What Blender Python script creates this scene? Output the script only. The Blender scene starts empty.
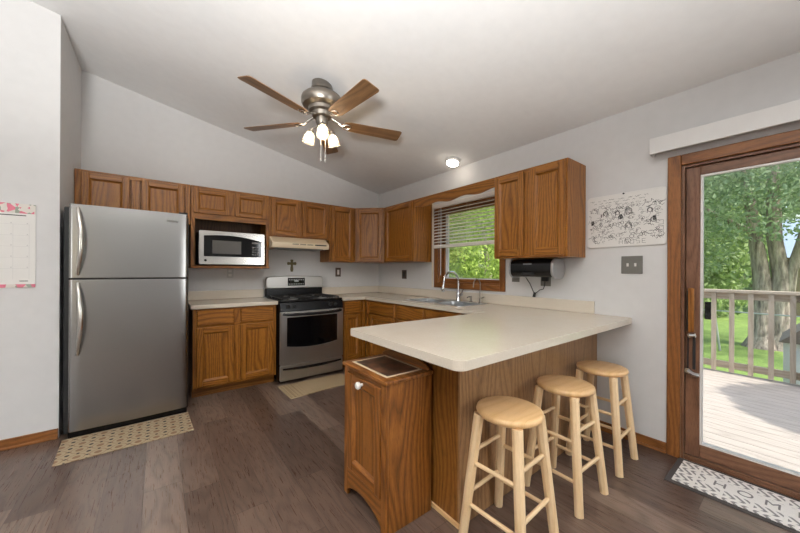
import bpy, math, random
from math import sin, cos, pi, radians as R
from mathutils import Vector, Matrix
from mathutils.geometry import tessellate_polygon
random.seed(7)
S = bpy.context.scene
COL = S.collection

# ------------------------------------------------------------------ camera
cam = bpy.data.objects.new('camera', bpy.data.cameras.new('camera'))
COL.objects.link(cam)
S.camera = cam
cam.data.sensor_width = 36.0
cam.data.lens = 314.3 / 800 * 36
cam.data.shift_y = 4.46 / 800
cam.data.clip_start = 0.02
cam.data.clip_end = 300
yaw, roll = 0.656, 0.005
cam.matrix_world = (Matrix.Translation((-2.799, -4.197, 1.252)) @ Matrix.Rotation(-yaw, 4, 'Z')
                    @ Matrix.Rotation(pi / 2, 4, 'X') @ Matrix.Rotation(roll, 4, 'Z'))

# ------------------------------------------------------------------ exposure, sky, sun, fill lights
S.view_settings.view_transform = 'Standard'
S.view_settings.look = 'None'
S.view_settings.gamma = 1.0
S.view_settings.use_curve_mapping = False
S.view_settings.exposure = 0.22
S.cycles.max_bounces = 10
S.cycles.diffuse_bounces = 5
S.cycles.transparent_max_bounces = 24
S.cycles.caustics_reflective = False
S.cycles.caustics_refractive = False
S.cycles.sample_clamp_indirect = 6.0

world = bpy.data.worlds.new('sky')
S.world = world
world.use_nodes = True
wn = world.node_tree
bg = wn.nodes['Background']
sky = wn.nodes.new('ShaderNodeTexSky')
sky.sky_type = 'NISHITA'
sky.sun_disc = False
sky.sun_elevation = R(52)
sky.sun_rotation = R(186)
sky.air_density = 1.4
sky.dust_density = 3.0
sky.ozone_density = 1.0
wn.links.new(sky.outputs[0], bg.inputs[0])
bg.inputs[1].default_value = 0.29


def lamp(name, typ, energy, loc, direction=None, color=(1, 1, 1), **kw):
    d = bpy.data.lights.new(name, typ)
    d.energy = energy
    d.color = color
    for k, v in kw.items():
        setattr(d, k, v)
    o = bpy.data.objects.new(name, d)
    COL.objects.link(o)
    o.location = loc
    if direction is not None:
        o.rotation_euler = Vector(direction).to_track_quat('-Z', 'Y').to_euler()
    return o


lamp('sun', 'SUN', 4.3, (2, -8, 9), (0.075, 0.62, -0.78), (1.0, 0.95, 0.88), angle=R(0.6))
# added area lights filling the room from unseen openings behind the camera
lamp('side_fill_light', 'AREA', 62, (-7.85, -6.2, 1.6), (1, 0.3, 0.5), (0.98, 0.99, 1.0), shape='RECTANGLE', size=2.0, size_y=1.6)
lamp('right_fill_light', 'AREA', 48, (-0.06, -6.3, 1.4), (-1, 0.42, -0.12), (0.96, 0.98, 1.0), shape='RECTANGLE', size=1.3, size_y=1.4)
# added unseen fill lamp aimed up to brighten the ceiling
lamp('ceiling_fill_light', 'AREA', 228, (-3.7, -5.0, 1.3), (0.14, 0.32, 1), (1.0, 0.995, 0.985), shape='DISK', size=0.6, spread=R(125))
BULB_GLOW, DOME_GLOW = 130.0, 13.0

# ------------------------------------------------------------------ materials


def mat(name):
    m = bpy.data.materials.new(name)
    m.use_nodes = True
    nt = m.node_tree
    return m, nt, nt.nodes['Principled BSDF']


def lin(c):
    return tuple(((v / 255) / 12.92 if v / 255 <= .04045 else ((v / 255 + .055) / 1.055) ** 2.4) for v in c) + (1,)


def node(nt, typ, **kw):
    n = nt.nodes.new(typ)
    for k, v in kw.items():
        setattr(n, k, v)
    return n


def math_(nt, op, a, b=None, c=None):
    n = nt.nodes.new('ShaderNodeMath')
    n.operation = op
    for i, v in enumerate((a, b, c)):
        if v is None:
            continue
        if hasattr(v, 'links'):
            nt.links.new(v, n.inputs[i])
        else:
            n.inputs[i].default_value = v
    return n.outputs[0]


def ramp(nt, fac, stops):
    n = nt.nodes.new('ShaderNodeValToRGB')
    el = n.color_ramp.elements
    while len(el) < len(stops):
        el.new(0.5)
    for e, (p, c) in zip(el, stops):
        e.position = p
        e.color = c if len(c) == 4 else tuple(c) + (1,)
    nt.links.new(fac, n.inputs[0])
    return n.outputs[0]


def mixc(nt, fac, a, b, mode='MIX'):
    n = nt.nodes.new('ShaderNodeMix')
    n.data_type = 'RGBA'
    n.blend_type = mode
    for sock, v in ((n.inputs[0], fac), (n.inputs[6], a), (n.inputs[7], b)):
        if hasattr(v, 'links'):
            nt.links.new(v, sock)
        else:
            sock.default_value = v
    return n.outputs[2]


def comb(nt, x, y, z=0.0):
    n = nt.nodes.new('ShaderNodeCombineXYZ')
    for i, v in enumerate((x, y, z)):
        if hasattr(v, 'links'):
            nt.links.new(v, n.inputs[i])
        else:
            n.inputs[i].default_value = v
    return n.outputs[0]


def noise(nt, vec, scale, detail=2.0, rough=0.5, dim='3D'):
    n = nt.nodes.new('ShaderNodeTexNoise')
    n.noise_dimensions = dim
    n.inputs['Scale'].default_value = scale
    n.inputs['Detail'].default_value = detail
    n.inputs['Roughness'].default_value = rough
    nt.links.new(vec, n.inputs['Vector'])
    return n.outputs['Fac']


def white(nt, vec):
    n = nt.nodes.new('ShaderNodeTexWhiteNoise')
    n.noise_dimensions = '3D'
    nt.links.new(vec, n.inputs['Vector'])
    return n.outputs['Value']


def bump(nt, b, height, strength, dist=0.002):
    n = nt.nodes.new('ShaderNodeBump')
    n.inputs['Strength'].default_value = strength
    n.inputs['Distance'].default_value = dist
    nt.links.new(height, n.inputs['Height'])
    nt.links.new(n.outputs[0], b.inputs['Normal'])


def plain(name, rgb, rough=0.5, metal=0.0, spec=0.5, emit=0.0, coat=0.0):
    m, nt, b = mat(name)
    c = lin(rgb)
    tc = node(nt, 'ShaderNodeTexCoord')
    nz = noise(nt, tc.outputs['Object'], 14, 3)
    v = math_(nt, 'MULTIPLY_ADD', nz, 0.08, 0.96)
    nt.links.new(mixc(nt, 1.0, c, v, 'MULTIPLY'), b.inputs['Base Color'])
    b.inputs['Roughness'].default_value = rough
    b.inputs['Metallic'].default_value = metal
    b.inputs['Specular IOR Level'].default_value = spec
    b.inputs['Coat Weight'].default_value = coat
    if emit:
        b.inputs['Emission Color'].default_value = c
        b.inputs['Emission Strength'].default_value = emit
    return m


def oak(name, light, mid, dark, rough=0.36, ring=38.0, contrast=1.0):
    """UV in metres, U runs along the grain."""
    m, nt, b = mat(name)
    uv = node(nt, 'ShaderNodeUVMap')
    sp = node(nt, 'ShaderNodeSeparateXYZ')
    nt.links.new(uv.outputs[0], sp.inputs[0])
    u, v = sp.outputs[0], sp.outputs[1]
    big = noise(nt, comb(nt, math_(nt, 'MULTIPLY', u, 0.95), math_(nt, 'MULTIPLY', v, 5.0)), 1.0, 1.0)
    t = math_(nt, 'MULTIPLY_ADD', v, ring * 1.7, math_(nt, 'MULTIPLY', big, 18.0))
    pp = math_(nt, 'POWER', math_(nt, 'PINGPONG', t, 1.0), 1.6)
    fine = noise(nt, comb(nt, math_(nt, 'MULTIPLY', u, 9.0), math_(nt, 'MULTIPLY', v, 230.0)), 1.0, 3.0, 0.6)
    fac = math_(nt, 'ADD', math_(nt, 'MULTIPLY', pp, 0.40), math_(nt, 'MULTIPLY', fine, 0.68))
    c = ramp(nt, fac, [(0.22, lin(light)), (0.55, lin(mid)), (0.95, lin(dark))])
    pore = noise(nt, comb(nt, math_(nt, 'MULTIPLY', u, 22.0), math_(nt, 'MULTIPLY', v, 420.0)), 1.0, 2.0)
    pr = ramp(nt, pore, [(0.33, (1 - .55 * contrast,) * 3), (0.49, (1, 1, 1))])
    c = mixc(nt, 0.75, c, pr, 'MULTIPLY')
    nt.links.new(c, b.inputs['Base Color'])
    b.inputs['Roughness'].default_value = rough
    b.inputs['Specular IOR Level'].default_value = 0.38
    bump(nt, b, fine, 0.12, 0.001)
    return m


OAK = oak('honey_oak', (165, 109, 42), (136, 83, 26), (71, 40, 11))
OAK_D = oak('darker_oak', (144, 95, 42), (120, 74, 29), (72, 42, 15))  # darker oak tone for toe kicks, peninsula body and end panel
OAK_BAR = oak('daylit_oak_veneer', (162, 126, 88), (146, 110, 74), (108, 77, 50), rough=0.33, ring=30)  # greyer and lighter: daylight on the bar panel put into the colour
OAK_TRIM = oak('oak_trim', (150, 97, 50), (128, 79, 38), (88, 52, 24), rough=0.4)
DOORWOOD = oak('stained_door_wood', (132, 94, 70), (116, 80, 58), (88, 58, 42), rough=0.4, ring=24)
BIRCH = oak('clear_birch', (232, 204, 164), (226, 195, 152), (212, 178, 132), rough=0.34, ring=14, contrast=0.25)
BIRCH_SEAT = oak('seat_birch', (224, 186, 138), (217, 177, 126), (204, 160, 108), rough=0.3, ring=18, contrast=0.25)
BLADE = oak('fan_blade_wood', (146, 112, 78), (124, 93, 64), (92, 68, 46), rough=0.35, ring=22, contrast=0.4)
INNER = oak('cabinet_inside', (112, 76, 46), (92, 60, 34), (66, 42, 24), rough=0.5)

WALLM = plain('wall_paint', (208, 207, 206), 0.75, spec=0.25)
CEILM = plain('ceiling_paint', (230, 230, 229), 0.9, spec=0.15)
WHITE = plain('white_plastic', (220, 218, 215), 0.4)
CREAM = plain('bisque_enamel', (222, 205, 176), 0.35)
VINYL = plain('white_vinyl', (228, 232, 236), 0.4)
BLACK = plain('black_enamel', (13, 13, 14), 0.22, spec=0.32)
BLACKM = plain('black_matte', (24, 24, 25), 0.6)
BLACKG = plain('black_glass', (9, 10, 12), 0.06)
IRON = plain('cast_iron', (18, 18, 19), 0.55)
CHROME = plain('chrome', (215, 216, 218), 0.12, metal=1.0)
NICKEL = plain('brushed_nickel', (150, 143, 134), 0.32, metal=1.0)
GREYPL = plain('grey_plate', (112, 110, 104), 0.4, metal=0.3)
BROWNPL = plain('brown_plate', (74, 58, 46), 0.4)
SILVERPL = plain('silver_plastic', (156, 156, 156), 0.35, metal=0.4)
PAPER = plain('paper', (224, 222, 218), 0.8, spec=0.2)
INK = plain('ink', (38, 36, 36), 0.7)
INKG = plain('grey_ink', (120, 118, 118), 0.7)
CORD = plain('pale_cord', (226, 214, 192), 0.6)
BLIND = plain('blind_slat', (226, 220, 212), 0.5)
PORCELAIN = plain('white_porcelain', (240, 238, 232), 0.15)
RAILM = oak('weathered_rail', (196, 182, 164), (184, 168, 150), (160, 144, 126), rough=0.7, ring=16, contrast=0.3)
DECKM = oak('deck_boards', (196, 184, 174), (186, 174, 164), (166, 154, 144), rough=0.7, ring=10, contrast=0.2)
SHEDW = plain('white_siding', (232, 234, 234), 0.6)
SHINGLE = plain('grey_shingle', (122, 112, 104), 0.85)
HOUSEM = plain('house_siding', (150, 132, 112), 0.8)
HOUSER = plain('house_roof', (150, 166, 186), 0.8)
GALV = plain('galvanised', (176, 178, 178), 0.45, metal=0.6)


def steel(name, rgb=(168, 166, 162), rough=0.27, horiz=True, wob=0.06):
    m, nt, b = mat(name)
    tc = node(nt, 'ShaderNodeTexCoord')
    mp = node(nt, 'ShaderNodeMapping')
    mp.inputs['Scale'].default_value = (0.8, 0.8, 420) if horiz else (420, 420, 0.8)
    nt.links.new(tc.outputs['Object'], mp.inputs[0])
    n1 = noise(nt, mp.outputs[0], 1.0, 2.0)
    nt.links.new(mixc(nt, n1, lin([v * .985 for v in rgb]), lin([min(255, v * 1.015) for v in rgb])), b.inputs['Base Color'])
    b.inputs['Metallic'].default_value = 1.0
    nt.links.new(math_(nt, 'MULTIPLY_ADD', n1, 0.012, rough - 0.006), b.inputs['Roughness'])
    wv = noise(nt, tc.outputs['Object'], 2.2, 1.0)
    bump(nt, b, wv, wob, 0.01)
    return m


STEEL = steel('stainless_steel', (186, 184, 180), 0.38)
STEEL_F = steel('fridge_stainless', (156, 155, 153), 0.27, wob=0.2)
STEEL_S = steel('sink_steel', (206, 208, 210), 0.3)
STEEL_L = steel('bright_steel', (205, 202, 196), 0.22)


def glass(name, tint=(0.97, 0.985, 0.98), refl=0.45):
    m, nt, b = mat(name)
    out = nt.nodes['Material Output']
    tr = node(nt, 'ShaderNodeBsdfTransparent')
    tr.inputs[0].default_value = tint + (1,)
    gl = node(nt, 'ShaderNodeBsdfGlossy')
    gl.inputs['Roughness'].default_value = 0.01
    fr = node(nt, 'ShaderNodeFresnel')
    fr.inputs[0].default_value = 1.5
    mx = node(nt, 'ShaderNodeMixShader')
    nt.links.new(math_(nt, 'MULTIPLY', fr.outputs[0], refl), mx.inputs[0])
    nt.links.new(tr.outputs[0], mx.inputs[1])
    nt.links.new(gl.outputs[0], mx.inputs[2])
    nt.links.new(mx.outputs[0], out.inputs[0])
    return m


GLASS = glass('window_glass')


def shade_glass():
    m, nt, b = mat('frosted_ribbed_glass')
    out = nt.nodes['Material Output']
    b.inputs['Base Color'].default_value = (0.4, 0.37, 0.33, 1)
    b.inputs['Roughness'].default_value = 0.2
    tl = node(nt, 'ShaderNodeBsdfTranslucent')
    tl.inputs[0].default_value = (0.16, 0.14, 0.115, 1)
    tr = node(nt, 'ShaderNodeBsdfTransparent')
    tr.inputs[0].default_value = (1, 0.97, 0.92, 1)
    m1 = node(nt, 'ShaderNodeMixShader')
    m1.inputs[0].default_value = 0.5
    nt.links.new(b.outputs[0], m1.inputs[1])
    nt.links.new(tl.outputs[0], m1.inputs[2])
    m2 = node(nt, 'ShaderNodeMixShader')
    m2.inputs[0].default_value = 0.3
    nt.links.new(m1.outputs[0], m2.inputs[1])
    nt.links.new(tr.outputs[0], m2.inputs[2])
    nt.links.new(m2.outputs[0], out.inputs[0])
    return m


SHADE = shade_glass()
BULB = plain('lit_bulb', (255, 232, 198), 0.4, emit=BULB_GLOW)
DOME = plain('lit_dome', (255, 244, 228), 0.4, emit=DOME_GLOW)


def laminate():
    m, nt, b = mat('cream_laminate')
    tc = node(nt, 'ShaderNodeTexCoord')
    n1 = noise(nt, tc.outputs['Object'], 140, 3)
    n2 = noise(nt, tc.outputs['Object'], 9, 3)
    c = mixc(nt, n1, lin((204, 194, 178)), lin((219, 210, 196)))
    c = mixc(nt, math_(nt, 'MULTIPLY', n2, 0.25), c, lin((190, 172, 150)))
    nt.links.new(c, b.inputs['Base Color'])
    b.inputs['Roughness'].default_value = 0.19
    return m


LAM = laminate()


def floor_mat():
    m, nt, b = mat('vinyl_planks')
    tc = node(nt, 'ShaderNodeTexCoord')
    sp = node(nt, 'ShaderNodeSeparateXYZ')
    nt.links.new(tc.outputs['Object'], sp.inputs[0])
    x, y = sp.outputs[0], sp.outputs[1]
    W, L = 0.179, 1.22
    xr = math_(nt, 'DIVIDE', math_(nt, 'ADD', x, 3.217), W)
    row = math_(nt, 'FLOOR', xr)
    off = white(nt, comb(nt, row, 3.3, 1.0))
    yr = math_(nt, 'ADD', math_(nt, 'DIVIDE', y, L), math_(nt, 'MULTIPLY', off, 7.0))
    pid = math_(nt, 'FLOOR', yr)
    tone = white(nt, comb(nt, row, pid, 5.0))
    xo = math_(nt, 'MULTIPLY', tone, 37.0)
    big = noise(nt, comb(nt, math_(nt, 'MULTIPLY', x, 7.0), math_(nt, 'MULTIPLY', y, 1.4), xo), 1.0, 2.0)
    t = math_(nt, 'PINGPONG', math_(nt, 'MULTIPLY_ADD', x, 22.0, math_(nt, 'MULTIPLY', big, 15.0)), 1.0)
    fine = noise(nt, comb(nt, math_(nt, 'MULTIPLY', x, 190.0), math_(nt, 'MULTIPLY', y, 6.0), xo), 1.0, 3.0, 0.65)
    g = math_(nt, 'ADD', math_(nt, 'MULTIPLY', t, 0.34), math_(nt, 'MULTIPLY', fine, 0.66))
    base = ramp(nt, tone, [(0.0, lin((80, 63, 54))), (0.5, lin((97, 79, 69))), (1.0, lin((117, 99, 87)))])
    gr = ramp(nt, g, [(0.2, (1.2, 1.19, 1.18)), (0.5, (1.0, 1.0, 1.0)), (0.8, (0.62, 0.6, 0.58))])
    c = mixc(nt, 1.0, base, gr, 'MULTIPLY')
    fx = math_(nt, 'PINGPONG', xr, 0.5)
    fy = math_(nt, 'PINGPONG', yr, 0.5)
    gap = math_(nt, 'MINIMUM', math_(nt, 'MULTIPLY', fx, W), math_(nt, 'MULTIPLY', fy, L))
    line = ramp(nt, math_(nt, 'MULTIPLY', gap, 300.0), [(0.15, (0.42, 0.4, 0.38)), (0.6, (1, 1, 1))])
    c = mixc(nt, 1.0, c, line, 'MULTIPLY')
    nt.links.new(c, b.inputs['Base Color'])
    nt.links.new(math_(nt, 'MULTIPLY_ADD', fine, 0.14, 0.22), b.inputs['Roughness'])
    bump(nt, b, g, 0.15, 0.001)
    return m


FLOORM = floor_mat()


def kitchen_mat(name, base, dotc, darkc, cell):
    m, nt, b = mat(name)
    tc = node(nt, 'ShaderNodeTexCoord')
    sp = node(nt, 'ShaderNodeSeparateXYZ')
    nt.links.new(tc.outputs['Object'], sp.inputs[0])
    x = math_(nt, 'DIVIDE', sp.outputs[0], cell)
    y = math_(nt, 'DIVIDE', sp.outputs[1], cell)

    def dist(px, py):
        dx = math_(nt, 'SUBTRACT', math_(nt, 'FRACT', math_(nt, 'ADD', x, px)), 0.5)
        dy = math_(nt, 'SUBTRACT', math_(nt, 'FRACT', math_(nt, 'ADD', y, py)), 0.5)
        return math_(nt, 'SQRT', math_(nt, 'ADD', math_(nt, 'MULTIPLY', dx, dx), math_(nt, 'MULTIPLY', dy, dy)))
    d0, d1 = dist(0, 0), dist(0.5, 0.5)
    petal = ramp(nt, d0, [(0.18, (1, 1, 1)), (0.21, (0, 0, 0)), (0.36, (0, 0, 0)), (0.38, (0.8,) * 3), (0.42, (0.8,) * 3), (0.44, (0, 0, 0))])
    dark = ramp(nt, d1, [(0.10, (1, 1, 1)), (0.13, (0, 0, 0))])
    dark2 = ramp(nt, dist(0.5, 0), [(0.07, (1, 1, 1)), (0.09, (0, 0, 0))])
    dark3 = ramp(nt, dist(0, 0.5), [(0.07, (1, 1, 1)), (0.09, (0, 0, 0))])
    c = mixc(nt, petal, lin(base), lin(dotc))
    for dk in (dark, dark2, dark3):
        c = mixc(nt, dk, c, lin(darkc))
    nz = noise(nt, tc.outputs['Object'], 300, 2)
    c = mixc(nt, 0.35, c, math_(nt, 'MULTIPLY_ADD', nz, 0.8, 0.5), 'MULTIPLY')
    nt.links.new(c, b.inputs['Base Color'])
    b.inputs['Roughness'].default_value = 0.85
    return m


FRIDGEMAT = kitchen_mat('quatrefoil_mat', (168, 150, 122), (136, 106, 80), (48, 40, 34), 0.105)
STOVEMAT = kitchen_mat('lattice_mat', (186, 166, 132), (124, 98, 70), (80, 62, 46), 0.07)


def home_mat():
    m, nt, b = mat('chevron_mat')
    tc = node(nt, 'ShaderNodeTexCoord')
    sp = node(nt, 'ShaderNodeSeparateXYZ')
    nt.links.new(tc.outputs['Object'], sp.inputs[0])
    x, y = sp.outputs[0], sp.outputs[1]
    zig = math_(nt, 'PINGPONG', math_(nt, 'ADD', x, 5.0), 0.045)
    st = math_(nt, 'FRACT', math_(nt, 'MULTIPLY', math_(nt, 'ADD', math_(nt, 'MULTIPLY', zig, 0.9), y), 26.0))
    gapx = math_(nt, 'LESS_THAN', math_(nt, 'PINGPONG', math_(nt, 'ADD', x, 5.022), 0.045), 0.036)
    gapy = math_(nt, 'GREATER_THAN', math_(nt, 'FRACT', math_(nt, 'MULTIPLY', math_(nt, 'ADD', y, 7.0), 8.7)), 0.12)
    on = math_(nt, 'MULTIPLY', math_(nt, 'MULTIPLY', math_(nt, 'LESS_THAN', st, 0.45), gapx), gapy)
    band = math_(nt, 'LESS_THAN', math_(nt, 'ABSOLUTE', math_(nt, 'ADD', x, 0.0)), 0.052)
    band = math_(nt, 'MULTIPLY', band, math_(nt, 'LESS_THAN', math_(nt, 'ABSOLUTE', y), 0.21))
    on = math_(nt, 'MULTIPLY', on, math_(nt, 'SUBTRACT', 1.0, band))
    nz = noise(nt, tc.outputs['Object'], 260, 2)
    c = mixc(nt, on, lin((232, 226, 218)), lin((142, 136, 132)))
    c = mixc(nt, 0.3, c, math_(nt, 'MULTIPLY_ADD', nz, 0.8, 0.55), 'MULTIPLY')
    nt.links.new(c, b.inputs['Base Color'])
    b.inputs['Roughness'].default_value = 0.9
    return m


HOMEM = home_mat()
RUBBER = plain('dark_mat_edge', (66, 60, 58), 0.85)
MATGREY = plain('grey_print', (128, 122, 118), 0.9)


def watermelon():
    m, nt, b = mat('watermelon_print')
    tc = node(nt, 'ShaderNodeTexCoord')
    vo = node(nt, 'ShaderNodeTexVoronoi')
    vo.inputs['Scale'].default_value = 34
    nt.links.new(tc.outputs['Object'], vo.inputs['Vector'])
    sp = node(nt, 'ShaderNodeSeparateColor')
    nt.links.new(vo.outputs['Color'], sp.inputs[0])
    c = ramp(nt, sp.outputs[0], [(0.0, lin((214, 120, 138))), (0.4, lin((214, 120, 138))), (0.41, lin((150, 158, 144))), (0.55, lin((150, 158, 144))), (0.56, lin((214, 208, 200))), (1.0, lin((214, 208, 200)))])
    nt.links.new(c, b.inputs['Base Color'])
    b.inputs['Roughness'].default_value = 0.7
    return m


MELON = watermelon()


def leaves_mat(name, a, c2, transl=0.35):
    m, nt, b = mat(name)
    out = nt.nodes['Material Output']
    g = node(nt, 'ShaderNodeNewGeometry')
    tc = node(nt, 'ShaderNodeTexCoord')
    n1 = noise(nt, tc.outputs['Object'], 1.1, 3)
    f = math_(nt, 'ADD', math_(nt, 'MULTIPLY', g.outputs['Random Per Island'], 0.75), math_(nt, 'MULTIPLY', n1, 0.4))
    c = mixc(nt, f, lin(a), lin(c2))
    nt.links.new(c, b.inputs['Base Color'])
    b.inputs['Roughness'].default_value = 0.6
    tl = node(nt, 'ShaderNodeBsdfTranslucent')
    nt.links.new(c, tl.inputs[0])
    mx = node(nt, 'ShaderNodeMixShader')
    mx.inputs[0].default_value = transl
    nt.links.new(b.outputs[0], mx.inputs[1])
    nt.links.new(tl.outputs[0], mx.inputs[2])
    nt.links.new(mx.outputs[0], out.inputs[0])
    return m


LEAF_A = leaves_mat('oak_tree_leaves', (108, 132, 98), (178, 196, 152))
LEAF_B = leaves_mat('sunlit_leaves', (70, 108, 30), (206, 224, 118), 0.4)  # bright sun and dark gaps between leaves put into the colour range
LEAF_C = leaves_mat('hedge_leaves', (94, 120, 74), (170, 190, 124))


def bark_mat():
    m, nt, b = mat('grey_bark')
    tc = node(nt, 'ShaderNodeTexCoord')
    mp = node(nt, 'ShaderNodeMapping')
    mp.inputs['Scale'].default_value = (9, 9, 1.6)
    nt.links.new(tc.outputs['Object'], mp.inputs[0])
    n1 = noise(nt, mp.outputs[0], 1.5, 5, 0.65)
    nt.links.new(ramp(nt, n1, [(0.3, lin((92, 80, 74))), (0.7, lin((204, 188, 176)))]), b.inputs['Base Color'])
    b.inputs['Roughness'].default_value = 0.9
    bump(nt, b, n1, 0.6, 0.05)
    return m


BARK = bark_mat()


def lawn_mat():
    m, nt, b = mat('lawn_grass')
    tc = node(nt, 'ShaderNodeTexCoord')
    n1 = noise(nt, tc.outputs['Object'], 0.7, 4, 0.7)
    n2 = noise(nt, tc.outputs['Object'], 30, 3, 0.7)
    f = math_(nt, 'ADD', math_(nt, 'MULTIPLY', n1, 0.5), math_(nt, 'MULTIPLY', n2, 0.5))
    nt.links.new(ramp(nt, f, [(0.35, lin((78, 106, 46))), (0.65, lin((146, 170, 86)))]), b.inputs['Base Color'])
    b.inputs['Roughness'].default_value = 0.9
    return m


LAWN = lawn_mat()

# ------------------------------------------------------------------ mesh builder


def perp(n, g):
    c = n.cross(g)
    if c.length < 1e-3:
        g2 = Vector((0, 0, 1)) if abs(n.z) < .9 else Vector((1, 0, 0))
        return g2, n.cross(g2)
    return g - n * g.dot(n), c.normalized()


class Fr:
    """a face frame: u runs along the front, v up, w out of the front"""

    def __init__(s, o, u, v=(0, 0, 1), w=None):
        s.o, s.u, s.v = Vector(o), Vector(u).normalized(), Vector(v).normalized()
        s.w = Vector(w).normalized() if w is not None else s.u.cross(s.v).normalized()

    def p(s, a, b, c):
        return s.o + s.u * a + s.v * b + s.w * c


WORLD = Fr((0, 0, 0), (1, 0, 0), (0, 1, 0), (0, 0, 1))


class MB:
    def __init__(s):
        s.V, s.F, s.UV, s.M = [], [], [], []

    def face(s, pts, g, off, m=0, flip=False):
        pts = [Vector(p) for p in pts]
        if flip:
            pts = pts[::-1]
        n = (pts[1] - pts[0]).cross(pts[2] - pts[0])
        if n.length < 1e-12 and len(pts) > 3:
            n = (pts[2] - pts[1]).cross(pts[3] - pts[1])
        n = n.normalized() if n.length > 0 else Vector((0, 0, 1))
        a, c = perp(n, g)
        i = len(s.V)
        s.V += pts
        s.F.append(list(range(i, i + len(pts))))
        s.UV += [(p.dot(a) + off[0], p.dot(c) + off[1]) for p in pts]
        s.M.append(m)
        return s

    def fbox(s, F, a0, b0, c0, a1, b1, c1, g='v', m=0, top=None):
        """box in frame F; top=(du,dv) insets the w1 face (a chamfered front)"""
        gv = {'u': F.u, 'v': F.v, 'w': F.w}[g]
        off = (random.uniform(0, 9), random.uniform(0, 9))
        a0, a1 = min(a0, a1), max(a0, a1)
        b0, b1 = min(b0, b1), max(b0, b1)
        c0, c1 = min(c0, c1), max(c0, c1)
        du, dv = top or (0, 0)
        P = [F.p(a, b, c0) for a, b in ((a0, b0), (a1, b0), (a1, b1), (a0, b1))]
        Q = [F.p(a, b, c1) for a, b in ((a0 + du, b0 + dv), (a1 - du, b0 + dv), (a1 - du, b1 - dv), (a0 + du, b1 - dv))]
        right = F.u.cross(F.v).dot(F.w) > 0
        fl = not right
        i = len(s.V)
        pts = P + Q
        idx = [(3, 2, 1, 0), (4, 5, 6, 7), (0, 1, 5, 4), (1, 2, 6, 5), (2, 3, 7, 6), (3, 0, 4, 7)]
        s.V += pts
        for f in idx:
            f = f[::-1] if fl else f
            q = [pts[k] for k in f]
            n = (q[1] - q[0]).cross(q[2] - q[0]).normalized()
            a, c = perp(n, gv)
            s.F.append([i + k for k in f])
            s.UV += [(p.dot(a) + off[0], p.dot(c) + off[1]) for p in q]
            s.M.append(m)
        return s

    def box(s, x0, y0, z0, x1, y1, z1, g='z', m=0):
        return s.fbox(WORLD, x0, y0, z0, x1, y1, z1, {'x': 'u', 'y': 'v', 'z': 'w'}[g], m)

    def prism(s, F, poly, c0, c1, g='v', m=0, holes=()):
        """poly in (u,v), counter-clockwise as seen from +w, extruded c0..c1"""
        gv = {'u': F.u, 'v': F.v, 'w': F.w}[g]
        off = (random.uniform(0, 9), random.uniform(0, 9))
        if F.u.cross(F.v).dot(F.w) < 0:
            c0, c1 = c1, c0
            inv = True
        else:
            inv = False
        i = len(s.V)
        loops = [list(poly)] + [list(h) for h in holes]
        flat = [p for l in loops for p in l]
        n = len(flat)
        pts = [F.p(a, b, c0) for a, b in flat] + [F.p(a, b, c1) for a, b in flat]
        s.V += pts

        def add(f):
            q = [pts[k] for k in f]
            nn = Vector((0, 0, 0))
            for k in range(len(q)):
                nn += q[k].cross(q[(k + 1) % len(q)])
            nn = nn.normalized() if nn.length > 0 else Vector((0, 0, 1))
            a, c = perp(nn, gv)
            s.F.append([i + k for k in f])
            s.UV.extend([(p.dot(a) + off[0], p.dot(c) + off[1]) for p in q])
            s.M.append(m)
        if holes:
            tris = tessellate_polygon([[Vector((a, b, 0)) for a, b in l] for l in loops])
            for t in tris:
                A, B, C = (Vector(flat[k] + (0,)) if isinstance(flat[k], tuple) else Vector((flat[k][0], flat[k][1], 0)) for k in t)
                t = list(t) if (B - A).cross(C - A).z > 0 else list(t)[::-1]
                if (not inv):
                    add([k + n for k in t]); add(t[::-1])
                else:
                    add([k + n for k in t][::-1][::-1]); add(t[::-1])
        else:
            add([k + n for k in range(n)])
            add(list(range(n))[::-1])
        st = 0
        for l in loops:
            L = len(l)
            area = sum(l[k][0] * l[(k + 1) % L][1] - l[(k + 1) % L][0] * l[k][1] for k in range(L))
            hole = l is not loops[0]
            ccw = area > 0
            for k in range(L):
                a, b = st + k, st + (k + 1) % L
                f = [a, b, b + n, a + n]
                if ccw == hole:
                    f = f[::-1]
                add(f)
            st += L
        return s

    def tube(s, pts, r, n=10, m=0, cap=True):
        pts = [Vector(p) for p in pts]
        rs = r if isinstance(r, (list, tuple)) else [r] * len(pts)
        off = (random.uniform(0, 9), random.uniform(0, 9))
        i0 = len(s.V)
        t0 = (pts[1] - pts[0]).normalized()
        ref = Vector((0, 0, 1)) if abs(t0.z) < .9 else Vector((1, 0, 0))
        x = t0.cross(ref).normalized()
        L = 0
        Ls = []
        for k, p in enumerate(pts):
            t = (pts[min(k + 1, len(pts) - 1)] - pts[max(k - 1, 0)]).normalized()
            x = (x - t * x.dot(t)).normalized()
            y = t.cross(x)
            if k:
                L += (p - pts[k - 1]).length
            Ls.append(L)
            for j in range(n):
                a = 2 * pi * j / n
                s.V.append(p + (x * cos(a) + y * sin(a)) * rs[k])
        for k in range(len(pts) - 1):
            for j in range(n):
                a, b = i0 + k * n + j, i0 + k * n + (j + 1) % n
                s.F.append([a, b, b + n, a + n])
                rr = rs[k]
                s.UV += [(Ls[k] + off[0], 2 * pi * j / n * rr + off[1]), (Ls[k] + off[0], 2 * pi * (j + 1) / n * rr + off[1]),
                         (Ls[k + 1] + off[0], 2 * pi * (j + 1) / n * rr + off[1]), (Ls[k + 1] + off[0], 2 * pi * j / n * rr + off[1])]
                s.M.append(m)
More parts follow.
